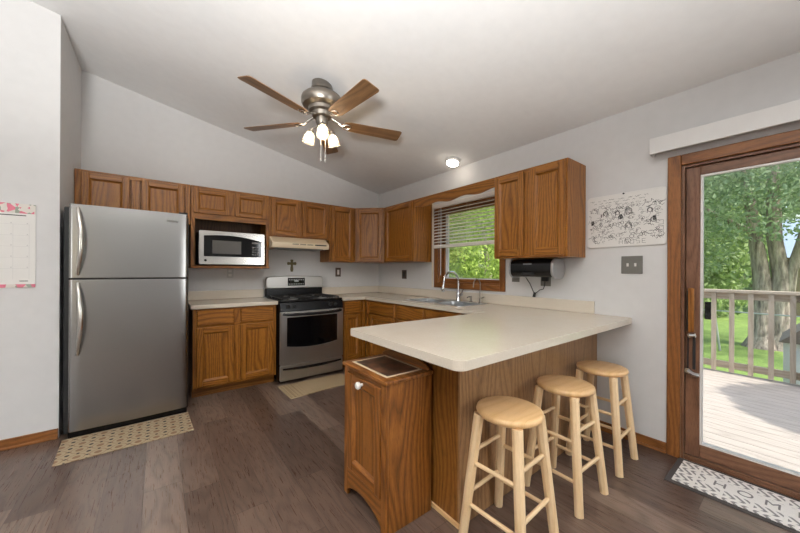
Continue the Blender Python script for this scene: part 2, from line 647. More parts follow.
        if cap:
            for base, rev in ((i0, True), (i0 + (len(pts) - 1) * n, False)):
                f = [base + j for j in range(n)]
                s.F.append(f[::-1] if rev else f)
                s.UV += [off] * n
                s.M.append(m)
        return s

    def lathe(s, prof, o=(0, 0, 0), axis=(0, 0, 1), n=24, m=0, rib=0.0, ribs=0, cap=True):
        o = Vector(o)
        z = Vector(axis).normalized()
        ref = Vector((1, 0, 0)) if abs(z.x) < .9 else Vector((0, 1, 0))
        x = (ref - z * ref.dot(z)).normalized()
        y = z.cross(x)
        i0 = len(s.V)
        for r, h in prof:
            for j in range(n):
                a = 2 * pi * j / n
                rr = r * (1 + rib * (1 if j % 2 else -1)) if rib else r
                s.V.append(o + z * h + (x * cos(a) + y * sin(a)) * max(rr, 1e-5))
        for k in range(len(prof) - 1):
            for j in range(n):
                a, b = i0 + k * n + j, i0 + k * n + (j + 1) % n
                s.F.append([a, b, b + n, a + n])
                s.UV += [(x.dot(s.V[q]), y.dot(s.V[q])) for q in (a, b, b + n, a + n)]
                s.M.append(m)
        if cap:
            for base, rev in ((i0, True), (i0 + (len(prof) - 1) * n, False)):
                f = [base + j for j in range(n)]
                f = f[::-1] if rev else f
                s.F.append(f)
                s.UV += [(x.dot(s.V[q]), y.dot(s.V[q])) for q in f]
                s.M.append(m)
        return s

    def build(s, name, mats, parent=None, origin=None, bevel=0.0, seg=2, smooth=35, kind=None, label=None):
        me = bpy.data.meshes.new(name)
        if origin is None:
            xs, ys, zs = zip(*s.V)
            origin = Vector(((min(xs) + max(xs)) / 2, (min(ys) + max(ys)) / 2, min(zs)))
        origin = Vector(origin)
        me.from_pydata([tuple(Vector(v) - origin) for v in s.V], [], s.F)
        uv = me.uv_layers.new(name='UVMap')
        flat = [c for p in s.UV for c in p]
        uv.data.foreach_set('uv', flat)
        me.polygons.foreach_set('material_index', s.M)
        for mm in (mats if isinstance(mats, (list, tuple)) else [mats]):
            me.materials.append(mm)
        if smooth:
            me.polygons.foreach_set('use_smooth', [True] * len(me.polygons))
            me.set_sharp_from_angle(angle=R(smooth))
        me.update()
        o = bpy.data.objects.new(name, me)
        COL.objects.link(o)
        if parent is not None:
            o.parent = parent
        else:
            o.location = origin
        if bevel:
            b = o.modifiers.new('bevel', 'BEVEL')
            b.width = bevel
            b.segments = seg
            b.limit_method = 'ANGLE'
            b.angle_limit = R(40)
            b.harden_normals = False
        if kind:
            o['kind'] = kind
        if label:
            o['label'] = label
        return o


def tag(o, label, cat, group=None, kind=None):
    o['label'] = label
    o['category'] = cat
    if group:
        o['group'] = group
    if kind:
        o['kind'] = kind
    return o


class Thing:
    """an Empty at the thing's base; parts are given in world coordinates (or local ones for local=True)"""

    def __init__(s, name, label, cat, loc, group=None, local=False, rotz=0.0, kind=None):
        s.e = bpy.data.objects.new(name, None)
        s.e.empty_display_size = 0.1
        COL.objects.link(s.e)
        s.e.location = loc
        s.e.rotation_euler = (0, 0, rotz)
        s.org = Vector((0, 0, 0)) if local else Vector(loc)
        if label:
            tag(s.e, label, cat, group, kind)

    def part(s, name, mb, m, parent=None, **kw):
        return mb.build(name, m, parent if parent is not None else s.e, origin=s.org, **kw)


def copy_thing(e, loc, rotz, label):
    c = e.copy()
    COL.objects.link(c)
    c.location = loc
    c.rotation_euler = (0, 0, rotz)
    c['label'] = label
    for ch in list(e.children):
        d = ch.copy()
        COL.objects.link(d)
        d.parent = c
        for g in list(ch.children):
            h = g.copy()
            COL.objects.link(h)
            h.parent = d
    return c


def arc(cx, cy, r, a0, a1, n=6):
    return [(cx + r * cos(R(a0 + (a1 - a0) * k / n)), cy + r * sin(R(a0 + (a1 - a0) * k / n))) for k in range(n + 1)]


def rrect(x0, y0, x1, y1, r, n=5):
    return (arc(x1 - r, y0 + r, r, -90, 0, n) + arc(x1 - r, y1 - r, r, 0, 90, n)
            + arc(x0 + r, y1 - r, r, 90, 180, n) + arc(x0 + r, y0 + r, r, 180, 270, n))


BACK = Fr((0, 0, 0), (1, 0, 0), (0, 0, 1), (0, -1, 0))      # u = X, w = -Y
RIGHT = Fr((0, 0, 0), (0, -1, 0), (0, 0, 1), (-1, 0, 0))    # u = -Y, w = -X
END = Fr((0, 0, 0), (0, -1, 0), (0, 0, 1), (-1, 0, 0))

# ------------------------------------------------------------------ the setting
CZ = 2.471
SL = 0.198
MB().box(-8, -8.5, -0.06, 0, 0.02, 0, 'y').build('floor', FLOORM, origin=(0, 0, 0), kind='structure', smooth=0)

mb = MB()
zr = CZ + SL * 4.2
cf = Fr((0, 0, 0), (1, 0, 0), (0, 0, 1), (0, -1, 0))
mb.prism(cf, [(0.3, CZ - SL * 0.3), (0.3, CZ - SL * .3 + .12), (-4.2, zr + .12), (-8.2, CZ + .24), (-8.2, CZ + .12), (-4.2, zr)], -0.3, 8.7)
mb.build('ceiling', CEILM, kind='structure', smooth=0)

mb = MB()
mb.box(-3.38, 0, -0.05, 0.15, 0.15, 3.4)
mb.build('wall_back', WALLM, kind='structure', smooth=0)
mb = MB()
mb.box(-8, -0.8, -0.05, -3.38, 0.15, 3.6)
mb.build('wall_left', WALLM, kind='structure', smooth=0)

WY0, WY1, WZ0, WZ1 = -1.35, -2.262, 1.105, 2.02
DY0, DY1, DZ1 = -3.672, -5.45, 1.972
mb = MB()
mb.box(0, WY0, -0.05, 0.15, 0, CZ)
mb.box(0, WY1, -0.05, 0.15, WY0, WZ0)
mb.box(0, WY1, WZ1, 0.15, WY0, CZ)
mb.box(0, DY0, -0.05, 0.15, WY1, CZ)
mb.box(0, DY1, DZ1, 0.15, DY0, CZ)
mb.box(0, DY1, -0.12, 0.15, DY0, -0.005)
mb.box(0, -5.6, -0.05, 0.15, DY1, CZ)
mb.box(0, -8.5, -0.05, 0.15, -7.0, CZ)
mb.box(0, -7.0, -0.05, 0.15, -5.6, 0.65)  # unseen window opening added to go with the right-hand fill light
mb.box(0, -7.0, 2.15, 0.15, -5.6, CZ)
mb.build('wall_right', WALLM, kind='structure', smooth=0)
# room behind the camera, with its big windows
mb = MB()
mb.box(-8, -8.65, -0.05, -7.5, -8.5, 3.6)
mb.box(-5.3, -8.65, -0.05, 0.15, -8.5, 3.6)
mb.box(-7.5, -8.65, -0.05, -5.3, -8.5, 0.75)
mb.box(-7.5, -8.65, 2.45, -5.3, -8.5, 3.5)
mb.build('wall_front', WALLM, kind='structure', smooth=0)
mb = MB()
mb.box(-8.15, -8.5, -0.05, -8, -7.2, 2.9)
mb.box(-8.15, -5.2, -0.05, -8, 0.15, 2.9)
mb.box(-8.15, -7.2, -0.05, -8, -5.2, 0.8)
mb.box(-8.15, -7.2, 2.4, -8, -5.2, 2.9)
mb.build('wall_side', WALLM, kind='structure', smooth=0)

mb = MB()
mb.box(-8, -0.813, 0.0, -3.382, -0.8005, 0.072, 'x')
mb.box(-8, -0.823, 0.0, -3.382, -0.813, 0.018, 'x')
mb.build('baseboard_left', OAK_TRIM, kind='structure', bevel=0.003)
mb = MB()
mb.box(-0.013, -3.602, 0, -0.0005, -3.17, 0.072, 'y')
mb.box(-0.024, -3.602, 0, -0.013, -3.17, 0.018, 'y')
mb.build('baseboard_right', OAK_TRIM, kind='structure', bevel=0.003)

# ---- kitchen window
win = Thing('window_1', None, None, (0.02, -1.8, WZ0), kind='structure')
win.e['kind'] = 'structure'
F = Fr((0, 0, 0), (0, -1, 0), (0, 0, 1), (-1, 0, 0))
mb = MB()
c0, c1 = 0.0008, 0.018
mb.fbox(F, 1.29, 1.046, c0, 1.352, 2.09, c1, 'v')
mb.fbox(F, 2.26, 1.046, c0, 2.322, 2.09, c1, 'v')
mb.fbox(F, 1.352, 1.046, c0, 2.26, 1.107, c1, 'u')
mb.fbox(F, 1.352, 2.018, c0, 2.26, 2.09, c1, 'u')
win.part('casing', mb, OAK_TRIM, bevel=0.004)
mb = MB()
mb.fbox(F, 1.352, 1.107, -0.15, 1.366, 2.018, 0.0, 'v')
mb.fbox(F, 2.246, 1.107, -0.15, 2.26, 2.018, 0.0, 'v')
mb.fbox(F, 1.366, 1.107, -0.15, 2.246, 1.121, 0.0, 'u')
mb.fbox(F, 1.366, 2.004, -0.15, 2.246, 2.018, 0.0, 'u')
win.part('jamb', mb, OAK_TRIM)
mb = MB()
for a0, a1, b0, b1, g in ((1.366, 1.40, 1.121, 2.004, 'v'), (2.212, 2.246, 1.121, 2.004, 'v'), (1.40, 2.212, 1.121, 1.16, 'u'), (1.40, 2.212, 1.965, 2.004, 'u')):
    mb.fbox(F, a0, b0, -0.10, a1, b1, -0.055, g)
win.part('sash', mb, OAK_TRIM, bevel=0.003)
mb = MB()
mb.fbox(F, 1.40, 1.16, -0.098, 1.445, 1.965, -0.082, 'v')
mb.fbox(F, 2.20, 1.16, -0.098, 2.212, 1.965, -0.082, 'v')
mb.fbox(F, 1.445, 1.16, -0.098, 2.2, 1.172, -0.082, 'u')
mb.fbox(F, 1.445, 1.555, -0.098, 2.2, 1.59, -0.082, 'u')
win.part('vinyl_track', mb, VINYL)
mb = MB()
mb.fbox(F, 1.445, 1.172, -0.093, 2.2, 1.965, -0.089)
win.part('pane', mb, GLASS, smooth=0)

# ---- sliding patio door
door = Thing('door_1', None, None, (0.03, -4.5, 0), kind='structure')
door.e['kind'] = 'structure'
mb = MB()
mb.fbox(F, 3.603, 0, c0, 3.674, 2.042, 0.02, 'v')
mb.fbox(F, 3.674, 1.97, c0, 5.52, 2.042, 0.02, 'u')
mb.fbox(F, 5.45, 0, c0, 5.52, 1.97, 0.02, 'v')
door.part('casing', mb, OAK_TRIM, bevel=0.006, seg=3)
mb = MB()
mb.fbox(F, 3.674, 0, -0.14, 3.69, 1.97, 0, 'v')
mb.fbox(F, 5.434, 0, -0.14, 5.45, 1.97, 0, 'v')
mb.fbox(F, 3.69, 1.955, -0.14, 5.434, 1.97, 0, 'u')
door.part('jamb', mb, DOORWOOD)
mb = MB()
mb.fbox(F, 3.69, 0.0, -0.15, 5.434, 0.022, -0.003, 'u')
mb.fbox(F, 3.69, 0.022, -0.028, 5.434, 0.034, -0.006, 'u')
door.part('threshold', mb, DOORWOOD, bevel=0.003)


def slab(u0, u1, w0, w1):
    mb = MB()
    z0, z1 = 0.036, 1.953
    s, tr, br = 0.072, 0.06, 0.085
    mb.fbox(F, u0, z0, w0, u0 + s, z1, w1, 'v')
    mb.fbox(F, u1 - s, z0, w0, u1, z1, w1, 'v')
    mb.fbox(F, u0 + s, z1 - tr, w0, u1 - s, z1, w1, 'u')
    mb.fbox(F, u0 + s, z0, w0, u1 - s, z0 + br, w1, 'u')
    p = door.part('sliding_panel', mb, DOORWOOD, bevel=0.004)
    mb = MB()
    wm = (w0 + w1) / 2
    for a0, a1, b0, b1 in ((u0 + s, u0 + s + .012, z0 + br, z1 - tr), (u1 - s - .012, u1 - s, z0 + br, z1 - tr),
                           (u0 + s + .012, u1 - s - .012, z0 + br, z0 + br + .012), (u0 + s + .012, u1 - s - .012, z1 - tr - .012, z1 - tr)):
        mb.fbox(F, a0, b0, wm - .01, a1, b1, w1 - .004)
    door.part('glazing_bead', mb, WHITE, p)
    mb = MB()
    mb.fbox(F, u0 + s + .012, z0 + br + .012, wm - .003, u1 - s - .012, z1 - tr - .012, wm + .003)
    door.part('pane', mb, GLASS, p, smooth=0)
    return p


pA = slab(3.692, 4.60, -0.066, -0.022)
slab(4.54, 5.432, -0.118, -0.074)
# handle: wooden grip on a black plate, chrome lock bar below
mb = MB()
mb.fbox(F, 3.7, 0.86, -0.022, 3.712, 1.13, -0.008)
mb.fbox(F, 3.712, 0.885, -0.022, 3.722, 0.90, 0.028)
mb.fbox(F, 3.712, 1.085, -0.022, 3.722, 1.10, 0.028)
hd = door.part('door_handle', mb, BLACKM, pA, bevel=0.002, label='black plate with wooden grip')
mb = MB()
mb.fbox(F, 3.714, 0.86, 0.012, 3.744, 1.15, 0.036, 'v')
door.part('handle_grip', mb, OAK, pA, bevel=0.006, label='wooden grip')
mb = MB()
mb.tube([F.p(3.722, .835, -.02), F.p(3.722, .835, .012)], .015)
mb.tube([F.p(3.722, .835, .012), F.p(3.748, .84, .016)], .014)
mb.tube([F.p(3.71, .60, -.02), F.p(3.71, .60, .014)], .017)
mb.tube([F.p(3.71, .60, .014), F.p(3.74, .585, .018), F.p(3.768, .582, .014)], .015)
door.part('security_latch', mb, CHROME, pA, label='chrome latch ends')
mb = MB()
mb.fbox(F, 3.730, 0.61, -0.02, 3.744, 0.83, -0.008)
mb.tube([F.p(3.708, .83, -.014), F.p(3.706, .61, -.014)], .004)
door.part('latch_bar', mb, BLACKM, pA, bevel=0.002, label='black lock bar')
mb = MB()
mb.fbox(F, 3.782, 0.945, -0.060, 3.812, 1.06, -0.048)
door.part('sensor_box', mb, BLACK, pA, bevel=0.003, label='small black box on the glass edge')

# ------------------------------------------------------------------ cabinets


def cab_door(T, F, u0, v0, u1, v1, w0, m=OAK, fr=0.052, th=0.019, inset=0.014):
    mb = MB()
    mb.fbox(F, u0, v0, w0, u0 + fr, v1, w0 + th, 'v')
    mb.fbox(F, u1 - fr, v0, w0, u1, v1, w0 + th, 'v')
    mb.fbox(F, u0 + fr, v0, w0, u1 - fr, v0 + fr, w0 + th, 'u')
    mb.fbox(F, u0 + fr, v1 - fr, w0, u1 - fr, v1, w0 + th, 'u')
    d = T.part('door', mb, m, bevel=0.004)
    a0, a1, b0, b1 = u0 + fr, u1 - fr, v0 + fr, v1 - fr
    wt, wb = w0 + th - 0.002, w0 + 0.005
    mb = MB()
    O = [(a0, b0), (a1, b0), (a1, b1), (a0, b1)]
    I = [(a0 + inset, b0 + inset), (a1 - inset, b0 + inset), (a1 - inset, b1 - inset), (a0 + inset, b1 - inset)]
    fl = F.u.cross(F.v).dot(F.w) < 0
    for k in range(4):
        q = [F.p(*O[k], wt), F.p(*O[(k + 1) % 4], wt), F.p(*I[(k + 1) % 4], wb), F.p(*I[k], wb)]
        mb.face(q, F.v if k % 2 else F.u, (random.random() * 5, random.random() * 5), flip=fl)
    mb.fbox(F, a0 + inset, b0 + inset, w0 + .002, a1 - inset, b1 - inset, wb, 'v')
    T.part('door_panel', mb, m, d, smooth=20)
    return d


def drawer(T, F, u0, v0, u1, v1, w0, m=OAK, name='drawer'):
    mb = MB()
    mb.fbox(F, u0, v0, w0, u1, v1, w0 + .012, 'u')
    mb.fbox(F, u0, v0, w0 + .012, u1, v1, w0 + .019, 'u', top=(.008, .008))
    return T.part(name, mb, m, smooth=20)


ZT, ZB = 2.128, 1.37
UD = 0.318     # wall cabinet depth to the face frame
GRP = 'oak wall cabinets'


def upper(name, label, F, u0, u1, z0, z1, doors, m=OAK, inset=.04, depth=UD, end_gap=0.0015):
    pc = F.p((u0 + u1) / 2, z0, depth / 2)
    T = Thing(name, label, 'cabinet', tuple(pc), GRP)
    mb = MB()
    mb.fbox(F, u0 + end_gap, z0, 0.002, u1 - end_gap, z1, depth - .019, 'v')
    T.part('body', mb, m)
    mb = MB()
    st = .042
    mb.fbox(F, u0 + end_gap, z0, depth - .019, u0 + st, z1, depth, 'v')
    mb.fbox(F, u1 - st, z0, depth - .019, u1 - end_gap, z1, depth, 'v')
    mb.fbox(F, u0 + st, z0, depth - .019, u1 - st, z0 + .036, depth, 'u')
    mb.fbox(F, u0 + st, z1 - .036, depth - .019, u1 - st, z1, depth, 'u')
    if len(doors) == 2:
        c = (doors[0][1] + doors[1][0]) / 2
        mb.fbox(F, c - .03, z0 + .036, depth - .019, c + .03, z1 - .036, depth, 'v')
    T.part('face_frame', mb, m, bevel=.002)
    for a, b in doors:
        cab_door(T, F, a, z0 + .016, b, z1 - .022, depth, m)
    return T


upper('wall_cabinet', 'short oak double wall cabinet above the refrigerator', BACK, -3.378, -2.536, 1.72, ZT,
      [(-3.335, -3.012), (-2.925, -2.59)])
# microwave cabinet: doors above an open shelf
T = Thing('wall_cabinet', 'oak wall cabinet with open shelf bay holding the microwave', 'cabinet', (-2.15, -UD / 2, 1.275), GRP)
mb = MB()
u0, u1 = -2.533, -1.766
mb.fbox(BACK, u0, 1.82, .012, u1, ZT, UD - .019, 'v')
T.part('body', mb, OAK)
for a, b in ((u0, u0 + .018), (u1 - .018, u1)):
    mb = MB()
    mb.fbox(BACK, a, 1.30, .012, b, 1.82, UD - .019, 'v')
    T.part('side_panel', mb, OAK)
mb = MB()
mb.fbox(BACK, u0, 1.30, .002, u1, 1.83, .012, 'v')
T.part('back_panel', mb, INNER)
mb = MB()
mb.fbox(BACK, u0, 1.273, .002, u1, 1.299, UD + .03, 'u')
T.part('shelf', mb, OAK, bevel=.003)
mb = MB()
mb.fbox(BACK, u0, 1.2995, UD - .019, u0 + .034, ZT, UD, 'v')
mb.fbox(BACK, u1 - .034, 1.2995, UD - .019, u1, ZT, UD, 'v')
mb.fbox(BACK, u0 + .034, 1.785, UD - .019, u1 - .034, 1.85, UD, 'u')
mb.fbox(BACK, u0 + .034, ZT - .04, UD - .019, u1 - .034, ZT, UD, 'u')
mb.fbox(BACK, -2.185, 1.85, UD - .019, -2.12, ZT - .04, UD, 'v')
T.part('face_frame', mb, OAK, bevel=.002)
cab_door(T, BACK, -2.512, 1.845, -2.178, 2.1, UD, fr=.045)
cab_door(T, BACK, -2.127, 1.845, -1.795, 2.1, UD, fr=.045)

upper('wall_cabinet', 'oak double wall cabinet above the cream range hood', BACK, -1.765, -.997, 1.655, ZT,
      [(-1.742, -1.392), (-1.366, -1.02)])
upper('wall_cabinet', 'tall narrow oak wall cabinet right of the range hood', BACK, -.995, -.612, ZB, ZT, [(-.972, -.645)])
# diagonal corner cabinet
T = Thing('wall_cabinet', 'diagonal oak corner wall cabinet where the two walls meet', 'cabinet', (-.3, -.3, ZB), GRP)
mb = MB()
ZF = Fr((0, 0, 0), (1, 0, 0), (0, 1, 0), (0, 0, 1))
mb.prism(ZF, [(-.61, -.003), (-.61, -UD + .01), (-UD + .01, -.61), (-.003, -.61), (-.003, -.003)], ZB, ZT, 'w')
T.part('body', mb, OAK)
q = 1 / math.sqrt(2)
DL = (0.61 - UD) * math.sqrt(2)
DF = Fr((-.61, -UD, 0), (q, -q, 0), (0, 0, 1), (-q, -q, 0))
mb = MB()
mb.fbox(DF, 0.004, ZB, -.006, .04, ZT, .006, 'v')
mb.fbox(DF, DL - .04, ZB, -.006, DL - .004, ZT, .006, 'v')
mb.fbox(DF, .04, ZB, -.006, DL - .04, ZB + .036, .006, 'u')
mb.fbox(DF, .04, ZT - .036, -.006, DL - .04, ZT, .006, 'u')
T.part('face_frame', mb, OAK, bevel=.002)
cab_door(T, DF, .026, ZB + .016, DL - .026, ZT - .022, .006)
upper('wall_cabinet', 'oak wall cabinet left of the kitchen window', RIGHT, .612, 1.243, ZB, ZT, [(.652, 1.222)])
upper('wall_cabinet', 'two-door oak wall cabinet right of the kitchen window', RIGHT, 2.412, 3.075, ZB, ZT,
      [(2.424, 2.715), (2.77, 3.06)])

# scalloped board between the two cabinets beside the window
mb = MB()
top = [(1.2455, ZT), (2.4095, ZT)]
bot = []
N = 40
for k in range(N + 1):
    a = 1.2455 + (2.4095 - 1.2455) * k / N
    t = k / N
    bot.append((a, 2.022 + .012 * cos(t * 2 * pi * 3.0) + .006 * abs(2 * t - 1)))
poly = bot + top[::-1]
mb.prism(RIGHT, poly, UD - .02, UD - .002, 'u')
tag(mb.build('valance_board', OAK, bevel=.002), 'scalloped oak valance board spanning between the cabinets over the window', 'valance')

# ---- base cabinets
GB = 'oak base cabinets'


def base_cab(label, F, u0, u1, fronts, doors, depth=.60, z1=.872, kick=True, hollow=False, left_open=False):
    T = Thing('base_cabinet', label, 'cabinet', tuple(F.p((u0 + u1) / 2, 0, depth / 2)), GB)
    mb = MB()
    e = .0015
    if hollow:
        mb.fbox(F, u0 + e, .095, .002, u0 + .018, z1, depth - .019, 'v')
        mb.fbox(F, u1 - .018, .095, .002, u1 - e, z1, depth - .019, 'v')
        mb.fbox(F, u0 + .018, .095, .002, u1 - .018, .112, depth - .019, 'u')
    else:
        mb.fbox(F, u0 + e, .095, .002, u1 - e, z1, depth - .019, 'v')
    T.part('body', mb, OAK)
    mb = MB()
    mb.fbox(F, u0 + e, 0.0, .002, u1 - e, .094, depth - .075, 'u')
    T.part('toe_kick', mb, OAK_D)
    mb = MB()
    st = .038
    mb.fbox(F, u0 + e, .095, depth - .019, u0 + st, z1, depth, 'v')
    mb.fbox(F, u1 - st, .095, depth - .019, u1 - e, z1, depth, 'v')
    for b0, b1 in ((.095, .13), (.685, .72), (z1 - .03, z1)):
        mb.fbox(F, u0 + st, b0, depth - .019, u1 - st, b1, depth, 'u')
    if len(fronts) == 2:
        c = (fronts[0][1] + fronts[1][0]) / 2
        mb.fbox(F, c - .028, .13, depth - .018, c + .028, z1 - .03, depth - .0005, 'v')
    T.part('face_frame', mb, OAK, bevel=.002)
    for a, b in fronts:
        drawer(T, F, a, .708, b, .856, depth)
    for a, b in doors:
        cab_door(T, F, a, .118, b, .690, depth)
    return T


base_cab('oak base cabinet with two drawers and two doors between refrigerator and stove', BACK, -2.535, -1.757,
         [(-2.503, -2.18), (-2.118, -1.79)], [(-2.503, -2.18), (-2.118, -1.79)])
base_cab('narrow oak base cabinet in the corner right of the stove', BACK, -.968, -.6005, [(-.93, -.69)], [(-.93, -.69)])
# corner filler block behind the turn of the counter is part of the right run
base_cab('oak base cabinet left of the sink under the window counter', RIGHT, .6005, 1.272, [(.715, 1.25)], [(.715, 1.25)], depth=.6)
base_cab('oak sink base cabinet with two false drawers under the double sink', RIGHT, 1.274, 2.29, [(1.296, 1.765), (1.795, 2.27)],
         [(1.296, 1.765), (1.795, 2.27)], hollow=True)
# peninsula
T = Thing('peninsula_cabinet', 'oak breakfast bar base with plain veneer panels carrying the long counter', 'cabinet', (-.83, -2.88, 0), GB)
mb = MB()
mb.fbox(BACK, -1.60, .0, 2.62, -.003, .872, 3.152, 'v')
mb.fbox(BACK, -.61, .0, 2.294, -.003, .872, 2.62, 'v')
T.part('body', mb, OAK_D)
mb = MB()
mb.fbox(BACK, -1.632, 0.0, 3.152, -.0035, .873, 3.164, 'v')
T.part('bar_panel', mb, OAK_BAR)
mb = MB()
mb.fbox(BACK, -1.632, .0, 2.60, -1.601, .873, 3.1515, 'v')
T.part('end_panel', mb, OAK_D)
mb = MB()
mb.fbox(BACK, -1.6415, .0, 2.60, -1.6325, .022, 3.166, 'w')
T.part('shoe_moulding', mb, BIRCH_SEAT, label='pale shoe moulding')
for a, b in ((-1.575, -1.26), (-1.21, -.90)):
    pass
BKF = Fr((0, 0, 0), (-1, 0, 0), (0, 0, 1), (0, 1, 0))
for a, b in ((.92, 1.24), (1.26, 1.58)):
    mbf = Fr((0, -2.62, 0), (-1, 0, 0), (0, 0, 1), (0, 1, 0))
    cab_door(T, mbf, a, .118, b, .69, 0.0)
    drawer(T, mbf, a, .708, b, .856, 0.0)

# ---- counters
T = Thing('countertop', 'short cream laminate counter left of the stove', 'countertop', (-2.14, -.32, .874), 'laminate counters')
mb = MB()
mb.fbox(BACK, -2.555, .874, .002, -1.748, .914, .635, 'u')
T.part('top', mb, LAM, bevel=.007, seg=3)
mb = MB()
mb.fbox(BACK, -2.555, .9142, .002, -1.748, 1.014, .022, 'u')
T.part('backsplash', mb, LAM, bevel=.004)

T = Thing('countertop', 'long cream laminate counter running along two walls and out as the breakfast bar', 'countertop', (-.8, -2.2, .874), 'laminate counters')
X1 = -1.909
outer = [(-.002, -.002), (-.976, -.002), (-.976, -.635), (-.635, -.635), (-.635, -2.559)] + \
    [(X1 + .012, -2.559), (X1, -2.571)] + arc(X1 + .042, -3.409 + .042, .042, 180, 270, 8) + \
    arc(-.002 - .05, -3.409 + .05, .05, 270, 360, 6)
SK = (-.505, -2.165, -.075, -1.30)
hole = [(SK[0] + .02, SK[1] + .02), (SK[2] - .02, SK[1] + .02), (SK[2] - .02, SK[3] - .02), (SK[0] + .02, SK[3] - .02)]
mb = MB()
mb.prism(ZF, outer, .874, .914, 'u', holes=[hole])
T.part('top', mb, LAM, bevel=.008, seg=3, smooth=0)
mb = MB()
mb.fbox(BACK, -.976, .9142, .002, -.0225, 1.014, .022, 'u')
T.part('backsplash', mb, LAM, bevel=.004)
mb = MB()
mb.fbox(RIGHT, .002, .9142, .002, 3.146, 1.014, .022, 'u')
T.part('backsplash', mb, LAM, bevel=.004)

# ------------------------------------------------------------------ refrigerator
T = Thing('refrigerator', 'stainless steel top-freezer refrigerator against the back wall', 'refrigerator', (-2.963, -.5, 0), local=True, rotz=0.018)
mb = MB()
mb.box(-.394, -.345, .03, .372, .40, 1.715)
mb.box(-.36, -.325, .0, .36, .38, .03)
T.part('body', mb, BLACKM, bevel=.008, label='black cabinet body')
mb = MB()
mb.box(-.365, -.372, .004, .362, -.347, .05)
for k in range(24):
    mb.box(-.33 + k * .028, -.376, .012, -.314 + k * .028, -.372, .042)
T.part('toe_grille', mb, BLACK)


def fdoor(name, z0, z1):
    mb = MB()
    xl, xr, yb, yf = -.362, .364, -.347, -.402
    prof = [(xl, yb), (xl, yf + .02)] + [(xl + .02 - .02 * cos(R(a)), yf + .02 - .02 * sin(R(a))) for a in (30, 60, 90)]
    M = 14
    for k in range(1, M):
        t = k / M
        prof.append((xl + .02 + (xr - xl - .04) * t, yf - .012 * sin(pi * t)))
    prof += [(xr - .02 + .02 * sin(R(a)), yf + .02 - .02 * cos(R(a))) for a in (0, 30, 60, 90)] + [(xr, yb)]
    mb.prism(ZF, prof, z0, z1, 'w')
    return T.part(name, mb, STEEL_F, smooth=40, bevel=.004)


fz = fdoor('freezer_door', 1.186, 1.735)
fr_ = fdoor('fridge_door', .056, 1.176)


def fhandle(parent, z0, z1):
    mb = MB()
    pts = []
    for k in range(17):
        t = k / 16
        pts.append((-.312 + .022 * sin(pi * t), -.412 - .045 * sin(pi * t) ** .6 if 0 < t < 1 else -.404, z0 + (z1 - z0) * t))
    rs = [.010 + .006 * sin(pi * k / 16) for k in range(17)]
    mb.tube(pts, rs, 12)
    T.part('handle', mb, STEEL_L, parent, smooth=60)


fhandle(fz, 1.215, 1.705)
fhandle(fr_, .62, 1.15)
mb = MB()
mb.box(.215, -.4115, 1.655, .29, -.4085, 1.672, 'x')
T.part('badge', mb, GREYPL, fz)
mb = MB()
for zz in (1.180,):
    mb.box(-.36, -.392, 1.1765, .362, -.347, 1.1855)
T.part('gasket', mb, BLACK)
mb = MB()
mb.box(.30, -.38, 1.7355, .362, -.30, 1.752)
T.part('hinge_cover', mb, BLACKM, bevel=.004)

# ------------------------------------------------------------------ stove
T = Thing('stove', 'stainless and black gas range between the base cabinets', 'stove', (-1.3625, -.34, 0))
sx0, sx1 = -1.7425, -.9825
mb = MB()
mb.fbox(BACK, sx0, .02, .02, sx1, .895, .655, 'v')
for a in (sx0 + .03, sx1 - .07):
    mb.fbox(BACK, a, 0, .08, a + .04, .02, .12)
    mb.fbox(BACK, a, 0, .56, a + .04, .02, .60)
T.part('body', mb, BLACK, bevel=.003)
mb = MB()
mb.fbox(BACK, sx0 + .001, .8955, .11, sx1 - .001, .918, .665, 'u')
ct = T.part('cooktop', mb, BLACK, bevel=.006)
for a0 in (sx0 + .04, (sx0 + sx1) / 2 + .005):
    a1 = a0 + .335
    mb = MB()
    zg = .936
    for a in (a0, (a0 + a1) / 2, a1):
        mb.tube([BACK.p(a, zg, .15), BACK.p(a, zg, .63)], .006, 6)
    for w in (.15, .27, .39, .51, .63):
        mb.tube([BACK.p(a0, zg, w), BACK.p(a1, zg, w)], .006, 6)
    for a in (a0, a1):
        for w in (.15, .39, .63):
            mb.tube([BACK.p(a, .918, w), BACK.p(a, .942, w)], .008, 6)
    T.part('grate', mb, IRON, ct)
for a in (sx0 + .2, sx1 - .2):
    for w in (.27, .51):
        mb = MB()
        mb.lathe([(.055, .918), (.055, .924), (.038, .926), (.038, .933), (.03, .936)], (a, -w, 0), n=20)
        T.part('burner', mb, STEEL, ct)
# control panel
mb = MB()
PF = Fr((0, 0, 0), (0, -1, 0), (0, 0, 1), (1, 0, 0))
mb.prism(PF, [(.655, .80), (.69, .80), (.672, .893), (.655, .8945)], sx0 + .001, sx1 - .001, 'w')
cp = T.part('control_panel', mb, BLACK, bevel=.003)
for a in (-1.655, -1.585, -1.155, -1.085):
    mb = MB()
    mb.lathe([(.021, 0), (.021, .008), (.017, .012), (.015, .026), (.012, .028)], (a, -.6835, .846), axis=(0, -1, .18), n=18)
    T.part('knob', mb, BLACKM, cp)
